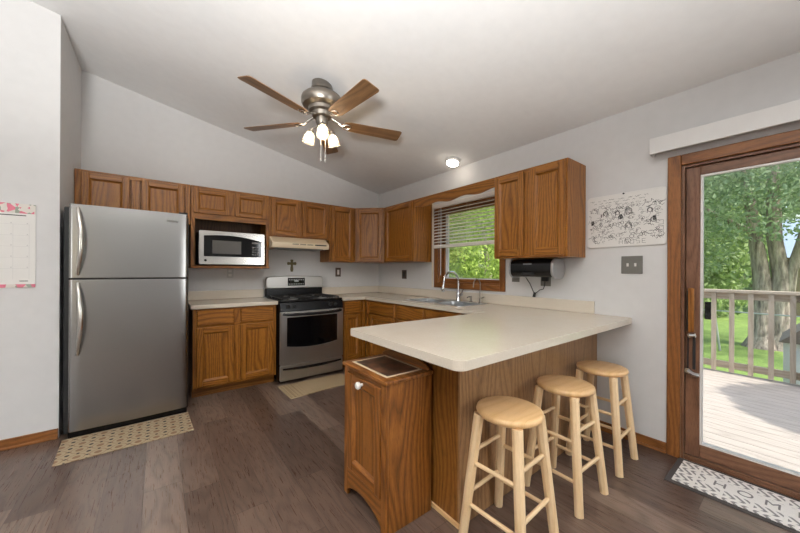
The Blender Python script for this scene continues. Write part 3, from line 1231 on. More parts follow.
# oven door
mb = MB()
z0, z1 = .205, .792
wx0, wx1, wz0, wz1 = -1.668, -1.060, .40, .728
outer_ = rrect(sx0 + .003, z0, sx1 - .003, z1, .012, 3)
hole_ = []
Kn = 12
for k in range(Kn + 1):
    t = k / Kn
    hole_.append((wx0 + (wx1 - wx0) * t, wz0 + .03 * (2 * t - 1) ** 2 * 1.0 - .02))
hole_ += [(wx1, wz1), (wx0, wz1)]
mb.prism(BACK, outer_, .657, .690, 'v', holes=[hole_])
od = T.part('oven_door', mb, STEEL, bevel=.004, smooth=0)
mb = MB()
mb.prism(BACK, hole_, .660, .6865, 'v')
T.part('oven_window', mb, BLACKG, od, smooth=0)
mb = MB()
pts = [BACK.p(sx0 + .03 + (sx1 - sx0 - .06) * k / 16, .770 - .010 * (1 - (2 * k / 16 - 1) ** 2), .69 + .045 * (1 - (2 * k / 16 - 1) ** 8) + .012 * (1 - (2 * k / 16 - 1) ** 2)) for k in range(17)]
mb.tube(pts, .014, 10)
T.part('oven_handle', mb, BLACK, od, smooth=60)
mb = MB()
pts = [BACK.p(sx0 + .04 + (sx1 - sx0 - .08) * k / 16, .786 - .006 * (1 - (2 * k / 16 - 1) ** 2), .692 + .044 * (1 - (2 * k / 16 - 1) ** 8) + .012 * (1 - (2 * k / 16 - 1) ** 2)) for k in range(17)]
mb.tube(pts, .0045, 8)
T.part('handle_trim', mb, STEEL_L, od, smooth=60)
mb = MB()
mb.prism(BACK, rrect(sx0 + .003, .03, sx1 - .003, .198, .01, 3), .657, .686, 'v')
dr = T.part('storage_drawer', mb, STEEL, bevel=.004)
mb = MB()
pl = []
for k in range(13):
    t = k / 12
    pl.append((sx0 + .03 + (sx1 - sx0 - .06) * t, .168 - .02 * (1 - (2 * t - 1) ** 2) - .012))
pu = [(a, b + .016 + .012 * (1 - ((a - sx0 - .03) / (sx1 - sx0 - .06) * 2 - 1) ** 2)) for a, b in pl]
mb.prism(BACK, pl + pu[::-1], .686, .702, 'u')
T.part('drawer_handle', mb, BLACK, dr, bevel=.003)
# backguard
mb = MB()
mb.fbox(BACK, sx0 + .012, .918, .03, sx1 - .012, 1.02, .085)
T.part('vent_panel', mb, BLACK, bevel=.004)
mb = MB()
poly = [(sx0 + .005, 1.02), (sx1 - .005, 1.02)] + [(sx1 - .005, 1.13)] + [(sx1 - .02, 1.165)] + \
    [(sx1 - .05 - (sx1 - sx0 - .1) * k / 10, 1.172 + .012 * sin(pi * k / 10)) for k in range(11)] + [(sx0 + .02, 1.165), (sx0 + .005, 1.13)]
mb.prism(BACK, poly, .03, .108, 'u')
bgp = T.part('backguard', mb, STEEL, bevel=.01, seg=3)
mb = MB()
mb.fbox(BACK, -1.475, 1.055, .1085, -1.25, 1.155, .112)
T.part('display', mb, BLACKG, bgp, smooth=0)
mb = MB()
for r_ in range(2):
    for k in range(9):
        mb.fbox(BACK, -1.462 + k * .023, 1.068 + r_ * .055, .1122, -1.45 + k * .023, 1.082 + r_ * .055, .1128)
mb.fbox(BACK, -1.39, 1.105, .1122, -1.335, 1.125, .1128)
T.part('display_marks', mb, SILVERPL, bgp)

# ------------------------------------------------------------------ range hood
T = Thing('range_hood', 'cream under-cabinet range hood above the stove', 'range hood', (-1.38, -.22, 1.515))
mb = MB()
mb.prism(PF, [(.002, 1.52), (.44, 1.52), (.45, 1.555), (.45, 1.578), (.335, 1.6535), (.002, 1.6535)], -1.762, -1.062, 'w')
hb = T.part('hood_body', mb, CREAM, bevel=.004)
mb = MB()
for k in range(3):
    for j in range(2):
        mb.fbox(Fr((0, 0, 0), (1, 0, 0), (0, 0, 1), (0, -1, 0)), -1.53 + k * .09, 1.561 + j * .008, .4502, -1.455 + k * .09, 1.565 + j * .008, .4512)
T.part('vent_slot', mb, BLACKM, hb)
mb = MB()
mb.fbox(BACK, -1.25, 1.560, .4502, -1.10, 1.574, .453)
T.part('switch_plate', mb, BLACKM, hb)
mb = MB()
mb.fbox(BACK, -1.70, 1.512, .08, -1.12, 1.5195, .40)
T.part('filter', mb, GREYPL, hb)

# ------------------------------------------------------------------ microwave
T = Thing('microwave', 'stainless countertop microwave on the open cabinet shelf', 'microwave', (-2.15, -.22, 1.3))
mb = MB()
mb.fbox(BACK, -2.468, 1.312, .03, -1.832, 1.662, .36)
for a in (-2.44, -1.88):
    mb.fbox(BACK, a, 1.2995, .06, a + .03, 1.312, .09)
    mb.fbox(BACK, a, 1.2995, .30, a + .03, 1.312, .33)
T.part('body', mb, BLACKM, bevel=.004)
mb = MB()
mb.prism(BACK, rrect(-2.47, 1.312, -1.83, 1.664, .012, 3), .3605, .385, 'u')
fp = T.part('front_panel', mb, STEEL_L, bevel=.003)
mb = MB()
pt = [(-2.425, 1.43), (-1.865, 1.40)]
up = [(-1.865, 1.575)] + [(-1.865 - .56 * k / 10, 1.575 + .035 * (k / 10) + .028 * sin(pi * k / 10)) for k in range(1, 11)]
mb.prism(BACK, [(-2.425, 1.395), (-1.865, 1.395)] + up, .385, .39, 'u')
T.part('door_glass', mb, BLACKG, fp, smooth=0)
mb = MB()
mb.fbox(BACK, -2.35, 1.425, .3902, -2.075, 1.565, .391)
T.part('viewing_window', mb, plain('microwave_mesh', (84, 80, 76), 0.3), fp, smooth=0)
mb = MB()
mb.fbox(BACK, -1.965, 1.545, .3902, -1.895, 1.565, .3912)
for r_ in range(4):
    for k in range(3):
        mb.fbox(BACK, -1.965 + k * .026, 1.42 + r_ * .027, .3902, -1.948 + k * .026, 1.434 + r_ * .027, .3912)
T.part('keypad', mb, plain('keypad_marks', (96, 96, 96), .5), fp)
mb = MB()
mb.lathe([(.011, 0), (.011, .002)], BACK.p(-2.41, 1.353, .385), axis=(0, -1, 0), n=16)
T.part('emblem', mb, BLACKM, fp)

# ------------------------------------------------------------------ wall fittings


def plate(label, F, u, v, w, h, m, kindname, extras, cat, group='wall plates'):
    T = Thing(kindname, label, cat, tuple(F.p(u, v - h / 2, .001)), group)
    mb = MB()
    mb.fbox(F, u - w / 2, v - h / 2, .0008, u + w / 2, v + h / 2, .007)
    T.part('plate', mb, m, bevel=.003)
    for nm, du, dv, ww, hh, dd, mm in extras:
        mb = MB()
        mb.fbox(F, u + du - ww / 2, v + dv - hh / 2, .0072, u + du + ww / 2, v + dv + hh / 2, .0072 + dd)
        T.part(nm, mb, mm, bevel=.0015)
    return T


plate('pale outlet on the back wall under the microwave shelf', BACK, -2.121, 1.217, .072, .118, plain('pale_plate', (186, 186, 184), .4), 'wall_outlet',
      [('socket', 0, .024, .034, .03, .003, WHITE), ('socket', 0, -.024, .034, .03, .003, WHITE)], 'outlet')
plate('brown outlet on the back wall right of the stove', BACK, -.713, 1.23, .085, .13, BROWNPL, 'wall_outlet',
      [('socket', 0, .0, .032, .07, .003, WHITE)], 'outlet')
plate('brown switch plate on the right wall left of the window', RIGHT, .665, 1.203, .105, .125, BROWNPL, 'light_switch',
      [('rocker', 0, 0, .034, .068, .005, BLACKM)], 'switch')
plate('grey blank wall plate right of the window behind the black appliance', RIGHT, 2.437, 1.21, .085, .12, GREYPL, 'wall_plate',
      [('screw', 0, 0, .008, .008, .002, CHROME)], 'wall plate')
plate('grey outlet with a black plug pushed into it beside the window', RIGHT, 2.74, 1.18, .095, .118, GREYPL, 'wall_outlet',
      [('socket', 0, -.024, .034, .03, .003, GREYPL)], 'outlet')
plate('grey double toggle switch below the whiteboard', RIGHT, 3.395, 1.306, .134, .132, GREYPL, 'light_switch',
      [('toggle', -.024, 0, .011, .024, .012, WHITE), ('toggle', .024, 0, .011, .024, .012, WHITE)], 'switch')

# cross
mb = MB()
cx_, cz_ = -1.39, 1.315
poly = [(-.014, -.08), (.014, -.08), (.02, -.05), (.013, .012), (.055, .008), (.062, .03), (.055, .05), (.013, .045), (.02, .07), (.014, .082), (-.014, .082), (-.02, .07),
        (-.013, .045), (-.055, .05), (-.062, .03), (-.055, .008), (-.013, .012), (-.02, -.05)]
mb.prism(BACK, [(cx_ + a, cz_ + b) for a, b in poly], .001, .014, 'v')
tag(mb.build('wall_cross', plain('bronze_cross', (106, 96, 66), .5, metal=.4), bevel=.003), 'small bronze cross hanging on the wall above the stove', 'cross')

# under-cabinet appliance
T = Thing('under_cabinet_appliance', 'black rounded appliance with silver end caps hung under the wall cabinet', 'appliance', (-.17, -2.72, 1.19))
prof = rrect(.055, 1.205, .245, 1.362, .055, 6)
AF = Fr((0, 0, 0), (-1, 0, 0), (0, 0, 1), (0, -1, 0))
mb = MB()
mb.prism(AF, prof, 2.535, 2.905, 'w')
ab = T.part('body', mb, BLACK, smooth=40)
for c0_, c1_ in ((2.517, 2.5345), (2.9055, 2.93)):
    mb = MB()
    mb.prism(AF, rrect(.045, 1.19, .252, 1.364, .07, 7), c0_, c1_, 'w')
    T.part('end_cap', mb, SILVERPL, bevel=.008, seg=3, label='silver rounded end cap')
mb = MB()
mb.fbox(RIGHT, 2.66, 1.315, .2455, 2.74, 1.322, .2465)
T.part('logo_strip', mb, SILVERPL, ab)
mb = MB()
mb.fbox(RIGHT, 2.65, 1.225, .235, 2.76, 1.245, .2465)
T.part('button_strip', mb, BLACKM, ab)
mb = MB()
mb.fbox(RIGHT, 2.722, 1.165, .0105, 2.772, 1.215, .05)
T.part('plug', mb, BLACKM, bevel=.004)
mb = MB()
mb.tube([(-.10, -2.60, 1.2), (-.06, -2.62, 1.14), (-.04, -2.64, 1.07), (-.035, -2.65, 1.045)], .0035, 6)
mb.tube([(-.035, -2.66, 1.05), (-.035, -2.70, 1.085), (-.035, -2.735, 1.095), (-.032, -2.745, 1.13), (-.03, -2.747, 1.165)], .0035, 6)
T.part('cord', mb, BLACKM)
mb = MB()
mb.tube([(-.035, -2.645, 1.018), (-.034, -2.655, 1.06)], [.014, .012], 8)
T.part('cord_lump', mb, BLACKM)

# whiteboard with doodles
T = Thing('whiteboard', 'white dry-erase board covered in black doodles beside the patio door', 'whiteboard', (-.01, -3.345, 1.44))
WBF = Fr((0, -3.345, 1.648), (0, -1, .006), (0, .006, 1), (-1, 0, 0))
mb = MB()
mb.prism(WBF, rrect(-.255, -.205, .255, .205, .028, 5), .0008, .011, 'u')
T.part('frame', mb, WHITE, bevel=.004)
mb = MB()
mb.prism(WBF, rrect(-.247, -.197, .247, .197, .024, 5), .0112, .0135, 'u')
T.part('board', mb, PAPER)
rng = random.Random(5)


def stroke(mb, pts, wd=.0022, w=.0138):
    for (a, b), (c, d) in zip(pts[:-1], pts[1:]):
        dx, dy = c - a, d - b
        
        L = math.hypot(dx, dy) or 1
        nx, ny = -dy / L * wd * .46, dx / L * wd * .46
        q = [WBF.p(a + nx, b + ny, w), WBF.p(a - nx, b - ny, w), WBF.p(c - nx, d - ny, w), WBF.p(c + nx, d + ny, w)]
        mb.face(q, WBF.u, (0, 0))


mb = MB()


def scribble(a0, a1, b, h, wd=.0018):
    a = a0
    while a < a1:
        L = rng.uniform(.02, .05)
        n = int(L / .004)
        pts = [(a + k * .004, b + h * rng.uniform(-.5, .5)) for k in range(n)]
        if len(pts) > 1:
            stroke(mb, pts, wd)
        a += L + rng.uniform(.008, .02)


for k, b in enumerate((.165, .145, .125)):
    scribble(-.23 + .03 * k, .15, b, .010)
for _ in range(260):
    a, b = rng.uniform(-.235, .222), rng.uniform(-.16, .12)
    r = rng.uniform(.004, .013)
    ty = rng.random()
    if ty < .4:
        e = rng.uniform(.6, 1.4)
        stroke(mb, [(a + r * cos(t * .6) * e, b + r * sin(t * .6)) for t in range(rng.randint(6, 12))], rng.uniform(.0015, .003))
    elif ty < .8:
        p = [(a, b)]
        for _k in range(rng.randint(3, 8)):
            p.append((p[-1][0] + rng.uniform(-.012, .016), p[-1][1] + rng.uniform(-.014, .014)))
        stroke(mb, p, rng.uniform(.0013, .0028))
    else:
        scribble(a, a + .03, b, .008, .0015)
for (a, b, s_) in ((-.12, .06, .022), (.03, .06, .03), (-.02, .02, .02), (.03, -.045, .026), (-.04, .055, .018), (.16, .05, .02), (.18, -.02, .022)):
    stroke(mb, [(a + s_ * .6 * cos(t * pi / 6), b + s_ * .7 * sin(t * pi / 6)) for t in range(13)], .003)
    stroke(mb, [(a - s_ * .8, b - s_), (a - s_ * .7, b + s_ * .5), (a, b + s_), (a + s_ * .7, b + s_ * .5), (a + s_ * .8, b - s_)], .0035)
for (a, b) in ((.185, -.005), (-.215, .0), (-.02, .03)):
    for k in range(5):
        stroke(mb, [(a - .008, b - .02 + k * .007), (a + .010, b - .016 + k * .007)], .0065)
# the big outlined capitals at the foot of the board
GL = {'H': [[(0, 0), (0, 1)], [(0, .5), (.6, .5)], [(.6, 0), (.6, 1)]], 'O': [[(0, 0), (0, 1), (.6, 1), (.6, 0), (0, 0)]],
      'U': [[(0, 1), (0, 0), (.6, 0), (.6, 1)]], 'S': [[(.6, 1), (0, 1), (0, .5), (.6, .5), (.6, 0), (0, 0)]],
      'E': [[(.6, 1), (0, 1), (0, 0), (.6, 0)], [(0, .5), (.5, .5)]]}
a = -.03
for ch in 'HOUSE':
    for st_ in GL[ch]:
        stroke(mb, [(a + p[0] * .036, -.182 + p[1] * .030) for p in st_], .002)
    a += .036
for b in (-.06, -.10, -.14):
    stroke(mb, [(.205, b), (.235, b), (.235, b + .03), (.205, b + .03)], .002)
T.part('drawing', mb, INK, smooth=0, label='black marker doodles')
mb = MB()
mb.lathe([(.006, .011), (.006, .02), (.003, .022)], WBF.p(0.0, .197, 0), axis=(-1, 0, 0), n=10)
T.part('hook', mb, BLACKM)

# calendar
T = Thing('wall_calendar', 'large paper wall calendar with watermelon bands on the left wall', 'calendar', (-3.775, -.803, 1.122))
CA = Fr((-3.498, -.8, 0), (-1, 0, 0), (0, 0, 1), (0, -1, 0))
mb = MB()
mb.fbox(CA, 0, 1.122, .001, .56, 1.712, .006)
T.part('sheet', mb, PAPER)
mb = MB()
mb.fbox(CA, 0, 1.645, .0062, .56, 1.712, .0085)
T.part('header_band', mb, MELON, label='pink and green watermelon band')
mb = MB()
mb.fbox(CA, 0, 1.122, .0062, .56, 1.145, .0085)
T.part('footer_band', mb, MELON, label='pink and green watermelon band')
mb = MB()
for r_ in range(5):
    z = 1.255 + r_ * .078
    mb.fbox(CA, .03, z, .0062, .55, z + .0012, .0066)
for k in range(7):
    mb.fbox(CA, .03 + .075 * k, 1.18, .0062, .0312 + .075 * k, 1.57, .0066)
for r_ in range(5):
    for k in range(7):
        mb.fbox(CA, .036 + .075 * k, 1.26 + r_ * .078, .0062, .042 + .075 * k, 1.268 + r_ * .078, .0066)
T.part('grid', mb, plain('pale_grey_ink', (200, 198, 196), .8), label='faint grey date grid')
mb = MB()
mb.fbox(CA, .045, 1.627, .0062, .5, 1.633, .0068)
mb.fbox(CA, .035, 1.165, .0062, .075, 1.170, .0068)
T.part('print_line', mb, INK)

# valance box over the patio door
T = Thing('blind_valance', 'white boxed valance mounted on the wall above the patio door', 'valance', (-.05, -4.5, 2.07))
mb = MB()
mb.fbox(RIGHT, 3.52, 2.07, .078, 5.55, 2.178, .09)
T.part('front_board', mb, WHITE, bevel=.002)
mb = MB()
mb.fbox(RIGHT, 3.52, 2.07, .001, 3.53, 2.178, .0778)
mb.fbox(RIGHT, 5.54, 2.07, .001, 5.55, 2.178, .0778)
T.part('end_board', mb, WHITE)
mb = MB()
mb.fbox(RIGHT, 3.532, 2.125, .001, 5.538, 2.165, .06)
T.part('headrail', mb, WHITE)

# ------------------------------------------------------------------ window blind
T = Thing('window_blind', 'off-white slatted blind half lowered over the kitchen window', 'blind', (-.03, -1.8, 1.55))
b0_, b1_ = 1.305, 2.405
mb = MB()
mb.fbox(RIGHT, b0_, 2.035, .0185, b1_, 2.085, .055)
T.part('headrail', mb, BLIND, bevel=.004)
mb = MB()
mb.fbox(RIGHT, b0_ + .01, 1.536, .0195, b1_ - .01, 1.578, .053)
T.part('bottom_rail', mb, BLIND, bevel=.006)
for k in range(11):
    z = 1.612 + k * .0385
    mb = MB()
    SFr = Fr(RIGHT.p(0, z, .036), (0, -1, 0), (0.26, 0, .966), None)
    SFr = Fr(RIGHT.p(0, z, .036), (0, -1, 0), (-.9, 0, -.436), (.436, 0, -.9))
    mb.fbox(SFr, b0_ + .01, -.022, -.0013, b1_ - .01, .022, .0013, 'u')
    T.part('slat', mb, BLIND)
mb = MB()
for a in (1.42, 1.86, 2.28):
    for w in (.0155, .0575):
        mb.tube([RIGHT.p(a, 1.56, w), RIGHT.p(a, 2.05, w)], .0012, 5)
T.part('ladder_cord', mb, BLIND)
mb = MB()
mb.tube([RIGHT.p(1.455, 2.04, .062), RIGHT.p(1.458, 1.20, .064)], .0035, 6)
T.part('tilt_wand', mb, VINYL)
mb = MB()
mb.fbox(RIGHT, 1.2455, 1.046, .0008, 1.262, 2.12, .016)
mb.build('trim_1', CORD, kind='structure', bevel=.003)

# ------------------------------------------------------------------ sink and taps
T = Thing('kitchen_sink', 'double bowl stainless drop-in sink under the window', 'sink', (-.29, -1.73, .73))
x0, y0, x1, y1 = SK
mb = MB()
ym = -1.735
bowls = [(x0 + .035, y0 + .035, x1 - .10, ym - .015), (x0 + .035, ym + .015, x1 - .10, y1 - .035)]
holes = [rrect(*b, .035, 4) for b in bowls]
mb.prism(ZF, rrect(x0, y0, x1, y1, .025, 4), .9146, .9185, 'u', holes=holes)
T.part('rim', mb, STEEL_S, smooth=0)
for b in bowls:
    mb = MB()
    P = rrect(*b, .035, 4)
    n = len(P)
    cxm, cym = (b[0] + b[2]) / 2, (b[1] + b[3]) / 2
    lay = [(.9145, 1.0), (.80, .97), (.765, .93), (.755, .80)]
    rings = [[(cxm + (px - cxm) * s_, cym + (py - cym) * s_, z) for px, py in P] for z, s_ in lay]
    for ra, rb in zip(rings[:-1], rings[1:]):
        for k in range(n):
            mb.face([ra[k], rb[k], rb[(k + 1) % n], ra[(k + 1) % n]][::-1], Vector((1, 0, 0)), (0, 0), flip=True)
    mb.face(rings[-1], Vector((1, 0, 0)), (0, 0))
    bo = T.part('bowl', mb, STEEL_S, smooth=60)
    mb = MB()
    mb.lathe([(.04, .7555), (.04, .758), (.012, .757)], (cxm, cym, 0), n=18)
    T.part('drain', mb, CHROME, bo)

fx, fy = -.115, -1.79
T = Thing('faucet', 'chrome gooseneck faucet behind the double sink', 'faucet', (fx, fy, .9187))
mb = MB()
mb.lathe([(.03, .9187), (.03, .926), (.024, .935), (.022, 1.0), (.018, 1.03), (.014, 1.05)], (fx, fy, 0), n=20)
T.part('base', mb, CHROME)
mb = MB()
pts = [(fx, fy, 1.04), (fx, fy, 1.14)] + [(fx - .115 + .115 * cos(R(a)), fy, 1.14 + .105 * sin(R(a))) for a in range(15, 181, 15)] + [(fx - .236, fy, 1.10)]
mb.tube(pts, .0115, 12)
sp_ = T.part('spout', mb, CHROME, smooth=60)
mb = MB()
mb.tube([(fx - .235, fy, 1.105), (fx - .24, fy, 1.085), (fx - .243, fy, 1.035), (fx - .243, fy, 1.03)], [.013, .016, .019, .015], 14)
T.part('spray_head', mb, CHROME, smooth=50)
mb = MB()
mb.tube([(fx, fy - .018, .985), (fx, fy - .055, .995)], .015, 12)
mb.tube([(fx, fy - .045, .995), (fx + .005, fy - .07, 1.05)], [.009, .006], 10)
T.part('lever', mb, CHROME)
tx, ty = -.11, -2.09
T = Thing('filter_tap', 'thin gooseneck drinking water tap right of the faucet', 'tap', (tx, ty, .9187))
mb = MB()
mb.lathe([(.02, .9187), (.02, .925), (.012, .93), (.012, .97)], (tx, ty, 0), n=16)
T.part('base', mb, NICKEL)
mb = MB()
pts = [(tx, ty, .965), (tx, ty, 1.11)] + [(tx - .055 + .055 * cos(R(a)), ty, 1.11 + .06 * sin(R(a))) for a in range(15, 181, 15)] + [(tx - .112, ty, 1.085)]
mb.tube(pts, .0055, 10)
T.part('spout', mb, NICKEL, smooth=60)
mb = MB()
mb.tube([(tx, ty, .965), (tx + .0, ty - .05, .985)], .006, 8)
T.part('lever', mb, NICKEL)
T = Thing('soap_dispenser', 'short pump dispenser standing between the two taps', 'dispenser', (-.11, -1.965, .9187))
mb = MB()
mb.lathe([(.02, .9187), (.02, .925), (.013, .93), (.011, .965), (.014, .967), (.014, .985)], (-.11, -1.965, 0), n=16)
T.part('pump', mb, NICKEL)
mb = MB()
mb.tube([(-.11, -1.965, .978), (-.165, -1.965, .975), (-.172, -1.965, .966)], .005, 8)
T.part('nozzle', mb, BLACKM)

# ------------------------------------------------------------------ ceiling fan
fxx, fyy = -1.712, -1.697
zc = CZ - SL * fxx
T = Thing('ceiling_fan', 'five-blade ceiling fan with three lit glass shades', 'fan', (fxx, fyy, 2.6), local=True)
Z0 = 2.6


def L_(z):
    return z - Z0 + .036


mb = MB()
zl = zc - Z0
mb.lathe([(.084, zl + .03), (.086, zl - .028), (.09, zl - .034), (.09, zl - .05), (.08, zl - .06), (.056, zl - .074), (.046, zl - .078)], n=32)
T.part('canopy', mb, NICKEL)
mb = MB()
mb.lathe([(.046, L_(2.725)), (.046, L_(2.695)), (.10, L_(2.692)), (.145, L_(2.68)), (.163, L_(2.662)), (.168, L_(2.642)), (.166, L_(2.612)), (.154, L_(2.592)), (.122, L_(2.582)), (.108, L_(2.576)), (.106, L_(2.548)), (.085, L_(2.535)), (.078, L_(2.505)), (.05, L_(2.50))], n=72, rib=.006)
T.part('motor_housing', mb, NICKEL)
mb = MB()
mb.lathe([(.048, L_(2.50)), (.05, L_(2.455)), (.042, L_(2.44)), (.03, L_(2.405)), (.012, L_(2.395))], n=24)
T.part('switch_housing', mb, NICKEL)
bz = 2.468
for k in range(5):
    a = R(-158 + 72 * k)
    ca, sa = cos(a), sin(a)
    pitch = R(-13)
    U = Vector((ca, sa, 0))
    V = Vector((-sa, ca, 0)) * cos(pitch) + Vector((0, 0, 1)) * sin(pitch)
    BF = Fr((0, 0, L_(bz)), U, V)
    mb = MB()
    r0, r1 = .19, .712
    poly = [(r0, -.045), (r0 + .05, -.058), (r1 - .02, -.07), (r1 - .004, -.062), (r1, -.045), (r1, .045), (r1 - .004, .062), (r1 - .02, .07), (r0 + .05, .058), (r0, .045)]
    mb.prism(BF, poly, -.003, .003, 'u')
    bl = T.part('blade', mb, BLADE, bevel=.0015)
    mb = MB()
    mb.tube([Vector((ca * .07, sa * .07, L_(2.515))), Vector((ca * .12, sa * .12, L_(2.492))), BF.p(.17, 0, -.006)], [.012, .010, .010], 8)
    ring = [BF.p(.215 + .03 * cos(R(t)), .026 * sin(R(t)), -.007) for t in range(0, 361, 20)]
    mb.tube(ring, .0055, 6, cap=False)
    mb.tube([BF.p(.17, 0, -.006), BF.p(.19, .018, -.007)], .007, 6)
    mb.tube([BF.p(.17, 0, -.006), BF.p(.19, -.018, -.007)], .007, 6)
    T.part('blade_bracket', mb, STEEL_L, bl, smooth=50)
for k, ad in enumerate((-110, 10, 130)):
    a = R(ad)
    ca, sa = cos(a), sin(a)
    ax = Vector((ca * .28, sa * .28, -1)).normalized()
    p0 = Vector((ca * .03, sa * .03, L_(2.425)))
    p1 = Vector((ca * .085, sa * .085, L_(2.425)))
    p2 = Vector((ca * .098, sa * .098, L_(2.405)))
    mb = MB()
    mb.tube([p0, p1, p2], [.008, .008, .012], 8)
    mb.lathe([(.012, -.004), (.024, .0), (.026, .02), (.022, .024)], p2, axis=ax, n=18)
    arm = T.part('lamp_arm', mb, NICKEL, smooth=50)
    mb = MB()
    pr = [(.024, .014), (.033, .03), (.042, .052), (.045, .08), (.047, .10), (.053, .112)]
    mb.lathe(pr, p2, axis=ax, n=40, rib=.015, cap=False)
    T.part('lamp_shade', mb, SHADE, arm, smooth=60, label='ribbed glass shade')
    mb = MB()
    mb.lathe([(.010, .022), (.011, .035), (.02, .055), (.022, .07), (.016, .085), (.004, .092)], p2, axis=ax, n=16)
    T.part('bulb', mb, BULB, arm, smooth=60, label='lit bulb')
for dx, dy in ((.018, -.03), (-.02, -.03)):
    mb = MB()
    mb.tube([(dx, dy, L_(2.41)), (dx, dy, L_(2.16))], .0018, 6)
    mb.lathe([(.002, L_(2.162)), (.006, L_(2.15)), (.006, L_(2.13)), (.002, L_(2.122))], (dx, dy, 0), n=10)
    T.part('pull_chain', mb, STEEL_L)

# small dome light
lx, ly = -.17, -1.75
lz = CZ - SL * lx
T = Thing('ceiling_light', 'small round lit dome light on the ceiling near the window', 'ceiling light', (lx, ly, lz - .05))
nrm = Vector((SL, 0, 1)).normalized()
mb = MB()
mb.lathe([(.078, -.001), (.08, .02), (.07, .03)], (lx, ly, lz - .001), axis=-nrm, n=28)
T.part('base', mb, WHITE)
mb = MB()
mb.lathe([(.068, .03), (.066, .045), (.05, .058), (.02, .064)], (lx, ly, lz - .001), axis=-nrm, n=28)
T.part('diffuser', mb, DOME, label='glowing glass diffuser')

# ------------------------------------------------------------------ tilt-out bin
bx0, bx1, by0, by1 = -1.935, -1.66, -2.995, -2.585
T = Thing('trash_cabinet', 'small oak tilt-out trash bin cabinet at the end of the breakfast bar', 'bin cabinet', ((bx0 + bx1) / 2, (by0 + by1) / 2, 0))
BFR = Fr((bx0, by1, 0), (0, -1, 0), (0, 0, 1), (-1, 0, 0))   # front, u from far to near
Wb = by1 - by0
OAK_BIN = oak('bin_oak', (154, 98, 44), (122, 73, 28), (66, 37, 13), ring=30)


def side(y_a, y_b):
    mb = MB()
    SF = Fr((0, 0, 0), (1, 0, 0), (0, 0, 1), (0, -1, 0))
    mb.prism(SF, [(bx0 + .001, .0), (bx0 + .07, 0), (bx0 + .10, .0), (bx1, 0), (bx1, .715), (bx0 + .001, .715)], -y_a, -y_b, 'v')
    T.part('side_panel', mb, OAK_BIN, bevel=.002)


side(by1, by1 - .018)
side(by0 + .018, by0)
mb = MB()
mb.box(bx1 - .012, by0 + .019, .04, bx1, by1 - .019, .715)
mb.box(bx0 + .02, by0 + .019, .07, bx1 - .013, by1 - .019, .085)
T.part('back_panel', mb, OAK_BIN)
mb = MB()
st = .05
mb.fbox(BFR, 0, 0.0, 0, st * .8, .715, .018, 'v')
mb.fbox(BFR, Wb - st * .8, 0.0, 0, Wb, .715, .018, 'v')
mb.fbox(BFR, st * .8, .69, 0, Wb - st * .8, .715, .018, 'u')
apr = [(st * .8, .155), (st * .8, .03)] + [(st * .8 + (Wb - st * 1.6) * t, .03 + .045 * sin(pi * t) ** .7) for t in (.08, .16, .28, .4, .5, .6, .72, .84, .92)] + [(Wb - st * .8, .03), (Wb - st * .8, .155)]
mb.prism(BFR, apr, 0, .018, 'u')
T.part('front_frame', mb, OAK_BIN, bevel=.002)
d = cab_door(T, BFR, st * .8 + .003, .158, Wb - st * .8 - .003, .687, .003, OAK_BIN, fr=.05, th=.02)
mb = MB()
mb.lathe([(.008, 0), (.008, .012), (.018, .02), (.02, .03), (.012, .038)], BFR.p(Wb * .5, .662, .023), axis=(-1, 0, 0), n=20)
T.part('knob', mb, PORCELAIN, d, label='white porcelain knob')
mb = MB()
mb.box(bx0 - .028, by0 - .012, .716, bx1, by1 + .012, .735, 'y')
lid = T.part('lid', mb, OAK_BIN, bevel=.005, seg=3)
mb = MB()
lx0, lx1, ly0, ly1 = bx0 + .01, bx1 - .035, by0 + .035, by1 - .035
for q_ in ((lx0, ly0, lx0 + .014, ly1), (lx1 - .014, ly0, lx1, ly1), (lx0 + .014, ly0, lx1 - .014, ly0 + .014), (lx0 + .014, ly1 - .014, lx1 - .014, ly1)):
    mb.box(q_[0], q_[1], .7352, q_[2], q_[3], .737)
T.part('inlay_frame', mb, CREAM, lid, label='cream inlay border')
tile_m, nt, b_ = mat('dark_lid_tile')
tc = node(nt, 'ShaderNodeTexCoord')
nz = noise(nt, tc.outputs['Object'], 16, 5, .7)
nt.links.new(ramp(nt, nz, [(.42, lin((44, 30, 24))), (.55, lin((92, 60, 42))), (.68, lin((120, 84, 60)))]), b_.inputs['Base Color'])
b_.inputs['Roughness'].default_value = .3
mb = MB()
mb.box(lx0 + .014, ly0 + .014, .7352, lx1 - .014, ly1 - .014, .7365)
T.part('inlay_panel', mb, tile_m, lid, label='dark patterned inlay')
mb = MB()
SF2 = Fr((bx1 - .018, by1, 0), (0, -1, 0), (0, 0, 1), (-1, 0, 0))
cr = [(0, .736), (Wb, .736), (Wb, .75)] + [(Wb * (1 - t), .75 + .045 * sin(pi * t) ** .8) for t in (.06, .14, .25, .38, .5, .62, .75, .86, .94)] + [(0, .75)]
mb.prism(SF2, cr, 0, .014, 'u')
T.part('back_rail', mb, OAK_BIN, bevel=.003)

# ------------------------------------------------------------------ stools


